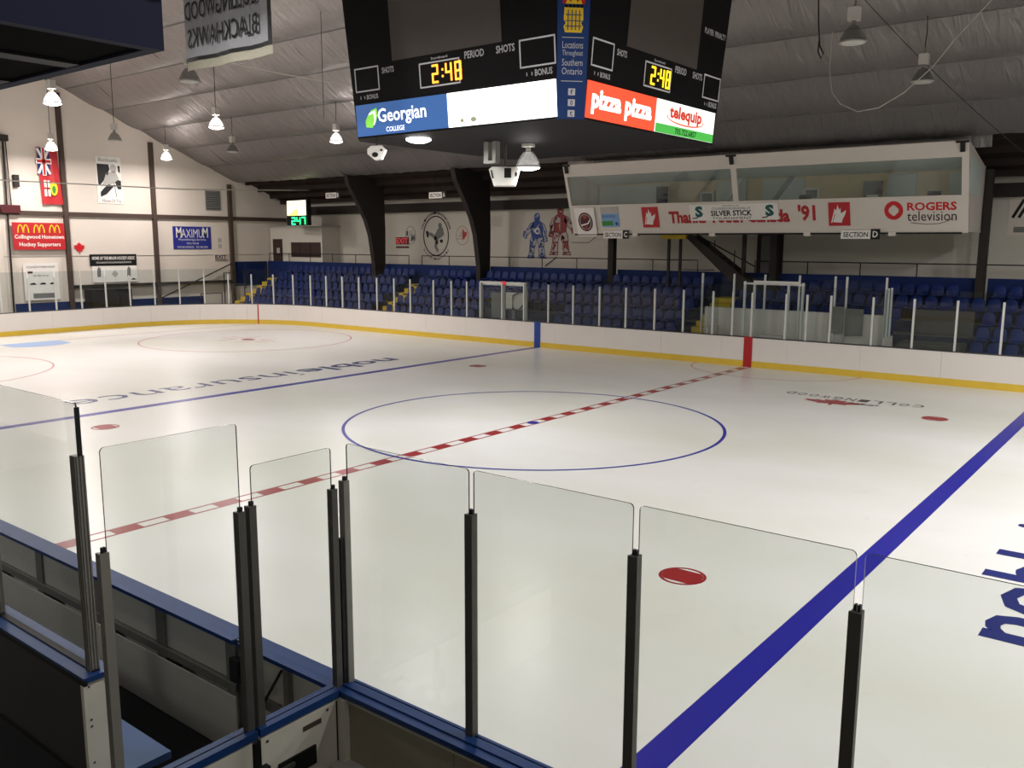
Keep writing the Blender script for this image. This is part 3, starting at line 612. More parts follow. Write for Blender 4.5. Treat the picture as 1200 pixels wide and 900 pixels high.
secsign(-26.6, 16.2, 6.72, 1.15, 'B', 'SECTION sign hung from the dark roof near the corner clock', 8.0); secsign(-18.7, 16.2, 6.5, 1.15, 'A', 'SECTION sign hung from the dark roof above the round skater mural', 8.0)
# ================================================================== MURALS ON THE BACK WALL
def mural(name, label, u, v): return thing(name, label, 'mural', tuple(BW.p(u, v, .0)))
t = mural('skater_emblem', 'large black ringed round mural of a skater between dark columns', -21.8, 3.6)
fring(BW, -21.82, 4.68, .98, 1.12, .07, .004, 48).build('ring', 'black', t)
for i in range(26):
    a = math.radians(160-i*140/25); text('COLLINGWOODMINORHOCKEYASSN'[i], Frame(BW.p(-21.82+1.06*math.cos(a), 4.68+1.2*math.sin(a)), (math.sin(a),0,-math.cos(a)), (math.cos(a),0,math.sin(a))), -.06, 0, .06, .14, 'black', t, .004, .03)
for i in range(14):
    a = math.radians(218+i*104/13); text('HOCKEY ONTARIO'.replace(' ','-')[i], Frame(BW.p(-21.82+1.2*math.cos(a), 4.68+1.34*math.sin(a)), (-math.sin(a),0,math.cos(a)), (-math.cos(a),0,-math.sin(a))), -.06, 0, .06, .12, 'black', t, .004, .03)
def figure(fr, u, v, s, m, t, flip=1, seed=1):
    """padded hockey player: pale painted silhouette with irregular coloured patches"""
    R5 = random.Random(seed)
    shapes = {'torso': [(-.17,.6),(0,.66),(.17,.6),(.27,.4),(.22,.08),(0,.02),(-.22,.08),(-.27,.4)], 'helmet': [(-.1,.66),(-.12,.8),(-.05,.9),(.06,.9),(.12,.8),(.1,.66)],
      'arm': [(-.18,.58),(-.14,.4),(-.3,.24),(-.44,.14),(-.54,.24),(-.42,.38),(-.3,.54)], 'glove': [(-.58,.3),(-.42,.16),(-.48,.02),(-.62,.1)],
      'sleeve': [(.18,.58),(.32,.5),(.42,.28),(.38,.06),(.26,.08),(.24,.3),(.14,.42)], 'mitt': [(.24,.1),(.42,.1),(.46,-.06),(.28,-.1)],
      'thigh': [(-.22,.1),(0,.06),(-.05,-.2),(-.16,-.3),(-.32,-.24),(-.3,-.04)], 'shin': [(-.3,-.22),(-.1,-.24),(-.12,-.5),(-.2,-.6),(-.36,-.56)],
      'knee': [(0,.06),(.22,.1),(.32,-.06),(.3,-.26),(.1,-.28),(.04,-.1)], 'leg_pad': [(.08,-.26),(.3,-.24),(.36,-.54),(.26,-.62),(.1,-.56)], 'skate': [(-.4,-.58),(-.12,-.58),(-.12,-.66),(-.42,-.66)], 'blade': [(.08,-.58),(.38,-.58),(.42,-.66),(.1,-.66)]}
    for nm, pts in shapes.items():
        q = [(u+flip*x*s, v+y*s) for x, y in pts]
        base = m if nm in ('helmet','torso','glove','mitt') else 'lightgrey'
        fpoly(fr, q, .003).build(nm, base, t)
        cxu = sum(a for a, b in q)/len(q); cyu = sum(b for a, b in q)/len(q)
        fstroke(fr, q+[q[0]], .025*s, .008).build('outline', m, t)
        for _ in range(3):
            k = R5.randrange(len(q)); w_ = R5.uniform(.25,.8); a = q[k]; b = q[(k+1) % len(q)]
            fpoly(fr, [(cxu,cyu),(cxu+(a[0]-cxu)*w_, cyu+(a[1]-cyu)*w_),(cxu+(b[0]-cxu)*.9, cyu+(b[1]-cyu)*.9)], .009).build('patch', 'lightgrey' if base == m else m, t)
fdisc(BW, -21.5, 5.25, .14, .16, .004, 12).build('head', 'grey', t)
fpoly(BW, [(-21.65,5.1),(-21.3,5.15),(-21.2,4.75),(-21.5,4.55),(-21.85,4.5),(-21.95,4.7)], .004).build('torso', 'grey', t)
fpoly(BW, [(-21.9,4.7),(-22.1,4.85),(-22.45,4.9),(-22.5,4.78),(-22.1,4.62),(-21.9,4.5)], .006).build('leg', 'grey', t)
fpoly(BW, [(-22.4,4.95),(-22.6,4.95),(-22.5,4.6),(-22.38,4.6)], .008).build('skate', 'black', t); fpoly(BW, [(-21.85,4.55),(-21.6,4.5),(-21.75,4.1),(-21.6,3.85),(-21.75,3.8),(-21.95,4.1)], .006).build('leg', 'grey', t)
fdisc(BW, -21.85, 4.55, .13, .13, .01, 10).build('glove', 'black', t); fdisc(BW, -21.4, 4.4, .12, .1, .01, 10).build('glove', 'black', t); fdisc(BW, -21.75, 4.32, .1, .12, .01, 10).build('shorts', 'black', t); fdisc(BW, -21.72, 3.78, .14, .06, .01, 10).build('skate', 'lightgrey', t)
t = mural('goalie_emblem', 'small grey round mural of a head behind the EXIT sign', -23.8, 4.1)
fring(BW, -23.8, 4.72, .42, .52, .03, .004, 32).build('ring', 'grey', t); fpoly(BW, [(-24.1,4.6),(-23.95,4.95),(-23.7,5.0),(-23.75,4.6),(-23.6,4.4),(-23.9,4.35)], .004).build('mask', 'lightgrey', t); text('M', BW, -23.75, 4.4, -23.45, 4.8, 'grey', t, .008, .02); fpoly(BW, [(-24.1,4.95),(-24.0,5.0),(-24.05,4.7),(-24.15,4.7)], .006).build('strap', 'black', t)
t = mural('leaf_emblem', 'small round mural with a red leaf right of the large skater mural', -19.85, 4.2)
fring(BW, -19.85, 4.7, .46, .52, .025, .004, 32).build('ring', 'red_figure', t); fpoly(BW, [(-19.85+a*.36, 4.7+b*.4) for a, b in leaf if a >= 0], .004).build('leaf', 'red', t)
for i in range(4): frect(BW, -20.2+i*.09, 4.6, -20.14+i*.09, 4.7+.07*i, .004).build('stroke', 'lightgrey', t)
frect(BW, -20.25, 4.5, -19.75, 4.53, .004).build('stroke', 'grey', t)
t = sign('exit_sign', 'dark red EXIT sign on the back wall beside the round murals', 'sign', BW, -25.0, 4.2, -23.95, 4.62, 'maroon', .012)
text('EXIT', BW, -24.95, 4.25, -24.0, 4.57, 'exit_red', t, .036, .02); frect(BW, -25.0, 4.0, -23.95, 4.1, .012, .02).build('lower_bar', 'maroon', t)
t = mural('blue_player_mural', 'blue painted goalie figure on the back wall left of the press box', -14.9, 3.4); figure(BW, -14.75, 4.5, 1.45, 'blue_figure', t, 1, 4)
text('C', BW, -14.88, 4.75, -14.62, 5.1, 'white', t, .018, .03)
t = mural('red_player_mural', 'red painted player figure with a stick beside the blue goalie', -13.3, 3.3); figure(BW, -13.3, 4.75, 1.55, 'red_figure', t, -1, 6)
fpoly(BW, [(-13.45,6.12),(-13.3,6.0),(-13.15,6.12),(-13.2,5.9),(-13.4,5.9)], .012).build('crest_mark', 'red_figure', t)
fstroke(BW, [(-12.6,4.35),(-11.6,4.33),(-11.2,4.6)], .04, .006).build('stick', 'grey', t); fstroke(BW, [(-13.5,3.6),(-14.2,3.15)], .05, .016).build('stick', 'dark', t)
t = sign('flame_poster', 'small grey poster with a dark flame shape at the right edge of the back wall', 'poster', BW, 6.6, 4.65, 8.1, 6.0, 'wall_white', .001); fstroke(BW, [(6.75,5.3),(6.95,5.7),(7.05,5.9)], .1, .022).build('mark', 'dark', t); fstroke(BW, [(6.95,5.3),(7.1,5.6),(7.3,5.7)], .1, .022).build('mark', 'dark', t); frect(BW, 6.8, 4.75, 7.4, 4.95, .022).build('mark', 'grey', t)
# ================================================================== SIGNS ON THE END WALL
t = thing('provincial_flag', 'red flag with union emblem hanging on the end wall', 'flag', tuple(EW.p(4.9,6.1,.05)))
mb = MB(); nu, nv = 14, 12
for i in range(nu+1):
    for j in range(nv+1):
        a, b = i/nu, j/nv; mb.v.append(tuple(EW.p(4.45+a*1.05+.12*(1-b), 6.2+b*2.85, .15+.05*math.sin(a*9+b*2))))
for i in range(nu):
    for j in range(nv): k = i*(nv+1)+j; mb.f.append((k,k+nv+1,k+nv+2,k+1))
mb.build('cloth', 'sign_red', t, True)
frect(EW, 4.45, 7.7, 5.05, 9.0, .22).build('canton', 'text_navy', t)
mb = fstroke(EW, [(4.47,7.75),(5.02,8.95)], .12, .226); fstroke(EW, [(4.47,8.95),(5.02,7.75)], .12, .226, .004, mb); fstroke(EW, [(4.75,7.7),(4.75,9.0)], .2, .228, .004, mb); fstroke(EW, [(4.45,8.35),(5.05,8.35)], .26, .228, .004, mb); mb.build('saltire', 'white', t)
mb = fstroke(EW, [(4.75,7.7),(4.75,9.0)], .1, .234); fstroke(EW, [(4.45,8.35),(5.05,8.35)], .14, .234, .004, mb); mb.build('cross', 'sign_red', t)
for (a, b) in ((4.68,7.2),(4.68,6.75),(4.86,7.2),(4.86,6.75)): frect(EW, a, b-.15, a+.12, b+.2, .226).build('shield_mark', 'white', t)
fdisc(EW, 5.16, 7.0, .2, .36, .226, 12).build('shield', 'yellow', t); fdisc(EW, 5.16, 6.95, .1, .2, .232, 8).build('shield_leaf', 'green', t)
t = sign('player_poster', 'black and white poster of a hockey player high on the end wall', 'poster', EW, 7.55, 6.35, 8.95, 8.85, 'white', .01)
fpoly(EW, [(7.6,8.45),(8.25,8.45),(8.3,8.2),(8.05,7.7),(7.7,7.3),(7.62,7.4)], .032).build('backdrop', 'black', t); fpoly(EW, [(8.75,8.4),(8.88,8.4),(8.88,8.0),(8.78,8.1)], .032).build('backdrop', 'black', t)
fpoly(EW, [(7.72,6.7),(8.05,6.85),(8.5,7.3),(8.2,7.4),(7.95,7.2),(7.72,6.95)], .032).build('backdrop', 'black', t); fpoly(EW, [(8.7,7.15),(8.9,7.15),(8.9,7.6),(8.6,7.7),(8.55,7.55)], .032).build('backdrop', 'black', t)
fdisc(EW, 8.5, 8.25, .18, .22, .034, 12).build('helmet', 'lightgrey', t); fpoly(EW, [(8.1,8.0),(8.6,8.1),(8.8,7.7),(8.4,7.4),(7.9,7.35),(7.75,7.1),(7.95,7.6)], .034).build('jersey', 'lightgrey', t)
fdisc(EW, 8.15, 7.95, .06, .08, .04, 8).build('mark', 'black', t); fstroke(EW, [(8.5,7.5),(8.6,6.75)], .03, .036).build('stick', 'black', t)
text('Blackhawks', EW, 7.7, 8.58, 8.75, 8.78, 'grey', t, .032); text('Home Of The', EW, 7.8, 6.42, 8.85, 6.6, 'maroon', t, .032)
t = sign('restaurant_sign', 'red sign with three yellow arches reading Collingwood Hometown Hockey Supporters', 'sign', EW, 2.98, 3.88, 5.55, 5.25, 'sign_red', .15, .04)
for k in range(3):
    u = 3.2+k*.78; mb = MB()
    for c in (.15, .42): fring(EW, u+c, 4.74, .15, .42, .055, .194, 14, 0, math.pi, .005, mb)
    mb.build('arch', 'yellow', t)
text('Collingwood Hometown', EW, 3.05, 4.38, 5.5, 4.64, 'white', t, .194, .02); text('Hockey Supporters', EW, 3.25, 4.0, 5.3, 4.26, 'white', t, .194, .02)
t = sign('physio_sign', 'blue sign reading MAXIMUM in white on the end wall', 'sign', EW, 11.85, 3.88, 14.35, 5.2, 'sign_blue', .01)
text('MAXIMUM', EW, 12.05, 4.55, 14.15, 5.05, 'white', t, .034, -.005); text('Physiotherapy Services', EW, 12.2, 4.35, 14.0, 4.5, 'white', t, .034); text('Clinic Rehab', EW, 12.7, 4.17, 13.5, 4.28, 'white', t, .034); text('FOR BOOKINGS   705 445 5001', EW, 12.1, 3.95, 14.1, 4.06, 'white', t, .034)
text('M', EW, 12.05, 4.55, 12.4, 5.15, 'white', t, .035, .01); text('M', EW, 13.8, 4.55, 14.15, 5.15, 'white', t, .035, .01)
t = sign('speaker_grille', 'dark grey square grille high on the end wall beside a column', 'grille', EW, 14.1, 6.2, 15.1, 7.35, 'grey', .01, .05)
for i in range(8): frect(EW, 14.15, 6.28+i*.13, 15.05, 6.31+i*.13, .062, .01).build('slat', 'dark', t)
t = sign('welcome_banner', 'black strip with white lettering above a pale banner of players on the end wall', 'banner', EW, 6.85, 3.0, 9.5, 3.62, 'black', .04)
text('HOME OF THE MINOR HOCKEY ASSOC', EW, 6.98, 3.32, 9.4, 3.5, 'white', t, .064, .02); text('COLLINGWOOD JUNIOR BLACKHAWKS', EW, 7.2, 3.1, 9.2, 3.22, 'white', t, .064)
frect(EW, 6.95, 2.1, 9.5, 2.98, .04, .02).build('lower_panel', 'white', t); fpoly(EW, [(8.2,2.75),(8.4,2.55),(8.2,2.35),(8.0,2.55)], .062).build('crest', 'lightgrey', t)
for u in (7.3, 9.0): fpoly(EW, [(u,2.95),(u+.12,2.85),(u+.1,2.4),(u-.1,2.4),(u-.08,2.8)], .062).build('player', 'grey', t)
fpoly(EW, [(9.1,2.2),(9.25,2.3),(9.45,2.2)], .062).build('peak', 'dark', t)
t = sign('small_exit_sign', 'small dark EXIT sign at the right of the end wall', 'sign', EW, 14.5, 3.2, 15.4, 3.56, 'wall_white', .035); text('EXIT', EW, 14.55, 3.3, 15.35, 3.53, 'door_brown', t, .06, .04); frect(EW, 14.55, 3.22, 15.35, 3.27, .056).build('lower_bar', 'maroon', t)
t = sign('white_poster', 'large white poster with small dark lettering on the end wall under the red arches sign', 'poster', EW, 3.35, 1.3, 5.1, 3.2, 'white', .12)
text('COLLINGWOOD MINOR HOCKEY', EW, 3.5, 2.95, 4.95, 3.05, 'dark', t, .144); text('THE TIME TO PLAY', EW, 3.8, 2.5, 4.6, 2.6, 'dark', t, .144); frect(EW, 3.55, 2.68, 3.8, 2.78, .144).build('mark', 'maroon', t)
for u in (3.6,4.1,4.6): fpoly(EW, [(u,2.1),(u+.35,2.1),(u+.25,2.2),(u+.08,2.18)], .144).build('mark', 'dark', t)
frect(EW, 3.75, 1.4, 4.9, 1.65, .144).build('mark', 'grey', t)
t = thing('maple_leaf_sign', 'small red maple leaf on the end wall beside a column', 'sign', tuple(EW.p(6.35,3.7,.01))); fleaf(EW, 6.35, 3.95, .3, .32, .01, .03).build('leaf', 'red_bright', t)
for i, (u, v) in enumerate(((14.95,4.4),(14.95,4.05))): tag(frect(EW, u-.12, v-.12, u+.12, v+.14, .01).build('notice', 'lightgrey'), 'small pale notice right of the blue sign, %s' % ('upper one' if i == 0 else 'lower one'), 'notice')
t = thing('equipment_locker', 'black locker against the end wall below the pale banner', 'locker', (XW+.8,7.6,0))
MB().box((XW+.3,6.3,0.0),(XW+1.1,8.55,1.75)).build('cabinet', 'black', t)
for k in range(3): MB().box((XW+1.1,6.35+k*.74,.1),(XW+1.13,7.05+k*.74,1.7)).build('door', 'dark', t)
t = thing('blue_side_sign', 'blue sign cut by the left edge on the end wall', 'sign', tuple(EW.p(1.8,4.5,.1))); frect(EW, 1.0, 4.4, 2.35, 4.85, .15, .03).build('panel', 'sign_blue', t); frect(EW, 1.0, 4.0, 2.35, 5.6, .1, .03).build('backing', 'white', t)
# ================================================================== CENTRE SCOREBOARD
sb = thing('centre_scoreboard', 'large black four-sided scoreboard hanging over centre ice', 'scoreboard', (.08,0,6.58))
S0, CH, ZB, KT = 3.066, .371, 6.58, .082; ZT = 10.0; cx = .08
def sbr(z, e=0):
    S = S0+KT*(z-ZB)+e; c = CH+.03*(z-ZB); p = [(-S+c,-S),(S-c,-S),(S,-S+c),(S,S-c),(S-c,S),(-S+c,S),(-S,S-c),(-S,-S+c)]
    return [(cx+x, y, z) for x, y in p]
mb = MB(); mb.v = sbr(ZB)+sbr(ZT); mb.f = [tuple(range(7,-1,-1)), tuple(range(8,16))]+[(i,(i+1)%8,8+(i+1)%8,8+i) for i in range(8)]
mb.build('housing', 'sb_black', sb)
up1 = Vector((0,-KT,1)).normalized(); up2 = Vector((KT,0,1)).normalized()
SA = Frame((cx,-S0,ZB), (1,0,0), up1); SB = Frame((cx+S0,0,ZB), (0,1,0), up2)
def face(F_, first):
    fs = []
    frect(F_, -1.45, 1.5, 1.5, 3.3, .002, .01).build('screen', 'sb_screen', sb)
    def outline(u0, v0, u1, v1):
        fstroke(F_, [(u0,v0),(u1,v0),(u1,v1),(u0,v1),(u0,v0)], .03, .004).build('display_frame', 'sb_line', sb)
    outline(-2.62, .98, -1.9, 1.45); outline(-.68, .88, .4, 1.34); outline(1.92, .98, 2.72, 1.46)
    seg7('2:48', F_, -.32 if first else -.42, .95, .135, .32, .042, .075, 'digit_amber' if first else 'digit_yellow', sb, .008)
    for s_, a, b, c, d in (('SHOTS',-1.78,1.28,-1.42,1.4),('PERIOD',.55,1.3,1.05,1.44),('SHOTS',1.35,1.3,1.8,1.44),('BONUS',-2.3,.8,-1.95,.9),('BONUS',2.25,.8,2.65,.92),('Scoreboard',-.35,1.39,.1,1.44)):
        text(s_, F_, a, b, c, d, 'sb_letter', sb, .008, .02)
    for a in (-2.5,2.05):
        mb = MB()
        for k in (0,.12): frect(F_, a+k, .82, a+k+.02, .88, .004).build('foul_mark', 'sb_letter', sb)
    text('PLAYER  PENALTY', F_, 1.7, 2.3, 2.75, 2.42, 'sb_letter', sb, .008, .02)
face(SA, True); face(SB, False)
g1, g2 = .04, .70
p1 = frect(SA, -2.66, g1, .02, g2, .002, .03).build('advert_panel', 'ad_blue', sb); p1['label'] = 'blue lit panel reading Georgian COLLEGE'
p2 = frect(SA, .05, g1, 2.72, g2, .002, .03).build('advert_panel', 'ad_white', sb); p2['label'] = 'overexposed white lit panel'
text('Georgian', SA, -1.98, .21, -.55, .58, 'ad_letter', p1, .035, .015); text('COLLEGE', SA, -1.75, .09, -1.2, .19, 'ad_letter', p1, .035, .005)
for k, (m, o) in enumerate((('ad_lime',0),('ad_letter',.05),('ad_lime',.1))):
    fpoly(SA, [(-2.35+o,.22+o),(-2.15+o,.2+o),(-2.08+o,.35+o),(-2.1+o,.5+o),(-2.28+o,.46+o),(-2.36+o,.35+o)], .044-.003*k).build('logo_leaf', m, p1)
fdisc(SA, .68, .5, .08, .15, .034, 10).build('logo_mark', 'clock_panel', p2); fdisc(SA, .72, .15, .08, .05, .034, 8).build('logo_mark', 'ad_mark', p2); fdisc(SA, .42, .15, .05, .04, .034, 8).build('logo_mark', 'ad_mark', p2)
p3 = frect(SB, -2.7, g1, -.14, g2, .002, .03).build('advert_panel', 'ad_orange', sb); p3['label'] = 'orange lit panel reading pizza pizza'
p4 = frect(SB, -.1, g1, 2.6, g2, .002, .03).build('advert_panel', 'ad_pale', sb); p4['label'] = 'white and green lit panel reading telequip'
text('pizza pizza', SB, -2.55, .12, -.3, .58, 'ad_letter', p3, .035, .045)
frect(SB, -.1, g1, 2.6, .22, .033, .003).build('green_band', 'ad_green', p4); text('telequip', SB, .45, .3, 1.95, .64, 'ad_redtext', p4, .036, .04)
mb = fring(SB, 1.2, .4, .85, .14, .03, .036, 30, math.pi*.95, math.pi*2.1); mb.build('swoosh', 'ad_orange', p4); text('705.722.6857', SB, .75, .07, 1.75, .19, 'black', p4, .038, .02); text('simply better', SB, .02, .5, .5, .58, 'ad_mark', p4, .036)
# corner strip
a0 = Vector((cx+S0-CH,-S0,ZB)); a1 = Vector((cx+S0,-S0+CH,ZB)); b0 = Vector(sbr(ZT)[1]); 
um = ((Vector(sbr(ZT)[1])+Vector(sbr(ZT)[2]))/2-(a0+a1)/2).normalized()
SC = Frame((a0+a1)/2, a1-a0, um)
hw = (a1-a0).length/2
fpoly(SC, [(-hw,0),(hw,0),(hw+.06,3.3),(-hw-.06,3.3)], .004, .01).build('corner_panel', 'sb_blue', sb)
for i, s_ in enumerate(('Locations','Throughout','Southern','Ontario')): text(s_, SC, -.19, 1.24-i*.15-.01, .19, 1.35-i*.15, 'sb_letter', sb, .018)
for v in (1.41,.66): frect(SC, -.2, v, .2, v+.012, .016).build('rule', 'sb_letter', sb)
for i, s_ in enumerate(('f','o','t')): frect(SC, -.06, .42-i*.19, .07, .54-i*.19, .016).build('icon', 'sb_letter', sb); text(s_, SC, -.02, .44-i*.19, .03, .52-i*.19, 'sb_blue', sb, .022, .01)
fpoly(SC, [(-.15,1.5),(.15,1.5),(.18,1.6),(.14,1.66),(.18,1.72),(.17,1.92),(-.17,1.92),(-.18,1.72),(-.14,1.66),(-.18,1.6)], .016).build('crest', 'yellow', sb)
for a in (-.1,-.03,.04,.11): frect(SC, a-.008, 1.54, a+.008, 1.88, .022).build('crest_line', 'sb_blue', sb)
for v in (1.6,1.69,1.79): frect(SC, -.15, v, .15, v+.014, .022).build('crest_line', 'sb_blue', sb)
for a in (-.16,-.09,-.02,.05,.12): frect(SC, a, 1.92, a+.045, 1.97, .016).build('battlement', 'sb_black', sb)
fpoly(SC, [(-.2,1.980),(-.22,2.124),(-.16,2.068),(-.12,2.204),(-.06,2.084),(0,2.244),(.06,2.084),(.12,2.204),(.16,2.068),(.22,2.124),(.2,1.980)], .016).build('flame', 'red_bright', sb)
fpoly(SC, [(-.15,1.980),(-.12,2.084),(-.06,2.004),(0,2.132),(.06,2.004),(.12,2.084),(.15,1.980)], .022).build('flame', 'yellow', sb)
# underside gear
MB().box((-.75,-.95,6.16),(-.62,-.8,6.58)).build('bracket', 'steel', sb); MB().box((-.5,-.95,6.16),(-.4,-.8,6.58)).build('bracket', 'steel', sb); MB().box((-.75,-.96,6.1),(-.4,-.8,6.16)).build('bracket', 'steel', sb)
for x, y in ((-2,-2),(2,-2),(2,2),(-2,2)): MB().tube([(x,y,ZT),(x*.9,y*.9,roofz(y)-.35)], .02, 5).build('suspension_cable', 'cable', sb)
def speaker(name, label, c, yaw_, s, parts):
    t = thing(name, label, 'speaker', c)
    return t
t = thing('speaker_cluster', 'white speaker cabinet with dark square port hanging under the scoreboard', 'speaker', (-.64,-.3,5.6))
c = Vector((-.64,-.3,5.85)); R_ = Vector((.79,.62,0)); D_ = Vector((-.62,.79,0)); Uz = Vector((0,0,1))
def hx(u, v, n): return c+R_*u+Uz*v-D_*n
mb = MB(); mb.prism([hx(u,v,.25) for u, v in ((-.27,-.22),(.24,-.22),(.34,.14),(.28,.2),(-.3,.2),(-.38,.14))], D_*.5); mb.build('cabinet', 'white', t)
mb = MB(); mb.prism([hx(u,v,.262) for u, v in ((-.02,-.05),(.14,-.05),(.14,.17),(-.02,.17))], D_*.012); mb.build('port', 'black', t)
mb = MB(); mb.prism([hx(u,v,.262) for u, v in ((-.34,.12),(-.31,.12),(-.27,-.06),(-.3,-.06))][::-1], D_*.012); mb.build('vent', 'black', t)
mb = MB(); mb.prism([hx(.25+.03*math.cos(a),.03+.06*math.sin(a),.262) for a in [k*.785 for k in range(8)]], D_*.012); mb.build('vent', 'black', t)
MB().tube([tuple(hx(0,.2,0)),(c.x,c.y,6.58)], .03).build('hanger', 'cable', t)
t = thing('corner_speaker', 'small white speaker with round dark openings below the left corner of the scoreboard', 'speaker', (-2.3,-2.9,6.2))
c = Vector((-2.35,-2.75,6.3))
mb = MB(); mb.prism([hx(u,v,.12) for u, v in ((-.2,-.05),(-.05,-.17),(.1,-.15),(.2,.05),(.12,.14),(-.12,.13),(-.2,.06))], D_*.28); mb.build('cabinet', 'white', t)
for u, v, r in ((-.03,-.06,.07),(.11,.04,.03)): mb = MB(); mb.prism([hx(u+r*math.cos(a),v+r*.8*math.sin(a),.13) for a in [k*.628 for k in range(10)]], D_*.01); mb.build('cone', 'black', t)
MB().tube([tuple(hx(0,.13,0)),(c.x,c.y,6.6)], .02).build('hanger', 'cable', t)
# ================================================================== BANNER
t = thing('hanging_banner', 'grey banner hanging from the roof with COLLINGWOOD BLACKHAWKS seen from its back', 'banner', (-3.1,-6,7.85))
BF = Frame((-4.5,-6.0,7.8), (1,0,.0), (0,0,1)); bw = 2.85
def cloth(u0, v0, u1, v1, m, nm, off=0):
    mb = MB(); nu = 26; nv = 8
    for i in range(nu+1):
        for j in range(nv+1):
            u = u0+(u1-u0)*i/nu; v = v0+(v1-v0)*j/nv; mb.v.append(tuple(BF.p(u-.0*v, v, .03*math.sin(u*5)+.008*math.sin(u*17+v)+off)))
    for i in range(nu):
        for j in range(nv): k = i*(nv+1)+j; mb.f.append((k,k+nv+1,k+nv+2,k+1))
    return mb.build(nm, m, t, True)
cloth(-.05, .17, bw, 4.0, 'banner_grey', 'cloth'); cloth(-.05, 0, bw, .18, 'banner_fringe', 'fringe', -.01); cloth(-.05, .17, bw, .24, 'black', 'lower_edge', .012); cloth(bw-.1, .17, bw, 4.0, 'black', 'side_edge', .012)
text('BLACKHAWKS', BF, .12, .42, 2.45, .79, 'black', t, .05, .01, mirror=True); text('COLLINGWOOD', BF, .05, .95, 2.5, 1.32, 'black', t, .05, .01, mirror=True)
MB().tube([tuple(BF.p(-.2,4.02,0)), tuple(BF.p(bw+.15,4.02,0))], .03).build('rod', 'cable', t)
for u in (.1, bw-.2): MB().tube([tuple(BF.p(u,4,0)), (BF.p(u,0,0).x, -6, roofz(6)-.2)], .012, 4).build('hanging_wire', 'cable', t)
# ================================================================== LAMPS
def lamp(x, y, z, lit, label, grp=None, ceil=True, power=1):
    t = thing('bay_lamp', label, 'lamp', (x,y,z), grp)
    MB().lathe([(.29,0),(.285,.04),(.25,.13),(.19,.24),(.12,.33),(.08,.36)], (x,y,z), 20, False).build('reflector', 'prismatic', t, True)
    MB().lathe([(.295,-.01),(.295,.025),(.28,.025),(.28,-.01)], (x,y,z), 20, False).build('rim', 'lamp_body', t, True)
    MB().lathe([(.02,.0),(.2,-.03),(.27,.0),(.27,.012)][::-1] if not lit else [(.27,.012),(.26,-.03),(.14,-.065),(.02,-.07)], (x,y,z), 16).build('lens', 'lens_lit' if lit else 'lightgrey', t, True)
    MB().lathe([(.05,.34),(.06,.42),(.05,.46)], (x,y,z), 10).build('socket', 'steel', t)
    MB().box((x-.12,y-.1,z+.46),(x+.12,y+.1,z+.74)).build('ballast_box', 'lamp_body', t)
    MB().tube([(x,y,z+.74),(x+.02,y,z+.85),(x,y,z+.9)], .02, 6).build('hook', 'steel', t)
    zc = roofz(y)-.12 if ceil else 6.58
    if zc > z+.9: MB().tube([(x,y,z+.88),(x+.03,y,(z+.88+zc)/2),(x,y,zc)], .014, 5).build('suspension_cable', 'dark', t)
    if lit:
        ld = bpy.data.lights.new('lamp_light', 'AREA'); ld.shape = 'DISK'; ld.size = .5; ld.energy = LAMP_W*power
        ld.color = (1,.918,.885) if x < -15 else (1,.975,.955)
        lo = bpy.data.objects.new('lamp_light', ld); C.objects.link(lo); lo.parent = t; lo.location = (0,0,-.085)
        if ceil and x < 10:
            l2 = bpy.data.lights.new('reflector_glow', 'POINT'); l2.shadow_soft_size = .12; l2.energy = UP_W*power; l2.color = ld.color
            o2 = bpy.data.objects.new('reflector_glow', l2); C.objects.link(o2); o2.parent = t; o2.location = (0,0,.16)
    return t
names = {(-18.3,-2.35):'lit bay lamp nearest the dark balcony at the upper left', (-32,3.85):'lit bay lamp in front of the red flag', (-18.3,3.85):'lit bay lamp right below the hanging banner', (-32,9.87):'small lit bay lamp before the end wall beside its second column', (-18.3,9.87):'lit bay lamp just left of the scoreboard',
         (-26,3.85):'unlit bay lamp between the flag lamp and the banner', (-26,9.87):'small unlit bay lamp right of the lamp by the second column', (-10.2,-2.35):'unlit bay lamp peeking out under the hanging banner', (5.85,3.85):'unlit bay lamp with reddish glint at the upper right', (5.85,9.87):'unlit bay lamp with a white cable running past it at the right'}
for x in LX:
    for y in LY:
        if (x, y) in LIT or (x, y) in names:
            lab = names.get((x, y)) or 'lit bay lamp put in outside the view at the %s of the hall' % ('near side' if y < 0 else 'right')
            if (x, y) in names: lamp(x, y, 8.7 if (x, y) != (-18.3,-2.35) else 8.85, (x, y) in LIT, names[(x, y)], power=LIT.get((x, y), 1))
            else: lamp(x, y, 8.7, True, 'unseen lit bay lamp beyond the frame, put in to light the rink', 'unseen lamps beyond the frame', power=LIT[(x, y)])  # out of view, put in to brighten the ice and the bench
lamp(-.16, -.05, 6.05-.0, True, 'lit bay lamp hanging under the middle of the scoreboard', ceil=False, power=.5)
lamp(-.3, -17.0, 4.6, True, 'unseen lamp added over the near walkway to light the bench', power=.45)  # extra lamp out of view, added to lift the dark bench side
t = thing('flush_lamp', 'lit lamp showing under the left bottom edge of the scoreboard', 'lamp', (-1.5,-2.3,6.5))
MB().lathe([(.27,.08),(.27,.04),(.18,.0),(.02,-.02)], (-1.5,-2.3,6.5), 16).build('lens', 'lens_lit', t, True)
ld = bpy.data.lights.new('lamp_light', 'AREA'); ld.shape = 'DISK'; ld.size = .5; ld.energy = LAMP_W*.4; lo = bpy.data.objects.new('lamp_light', ld); C.objects.link(lo); lo.parent = t; lo.location = (0,0,-.08)
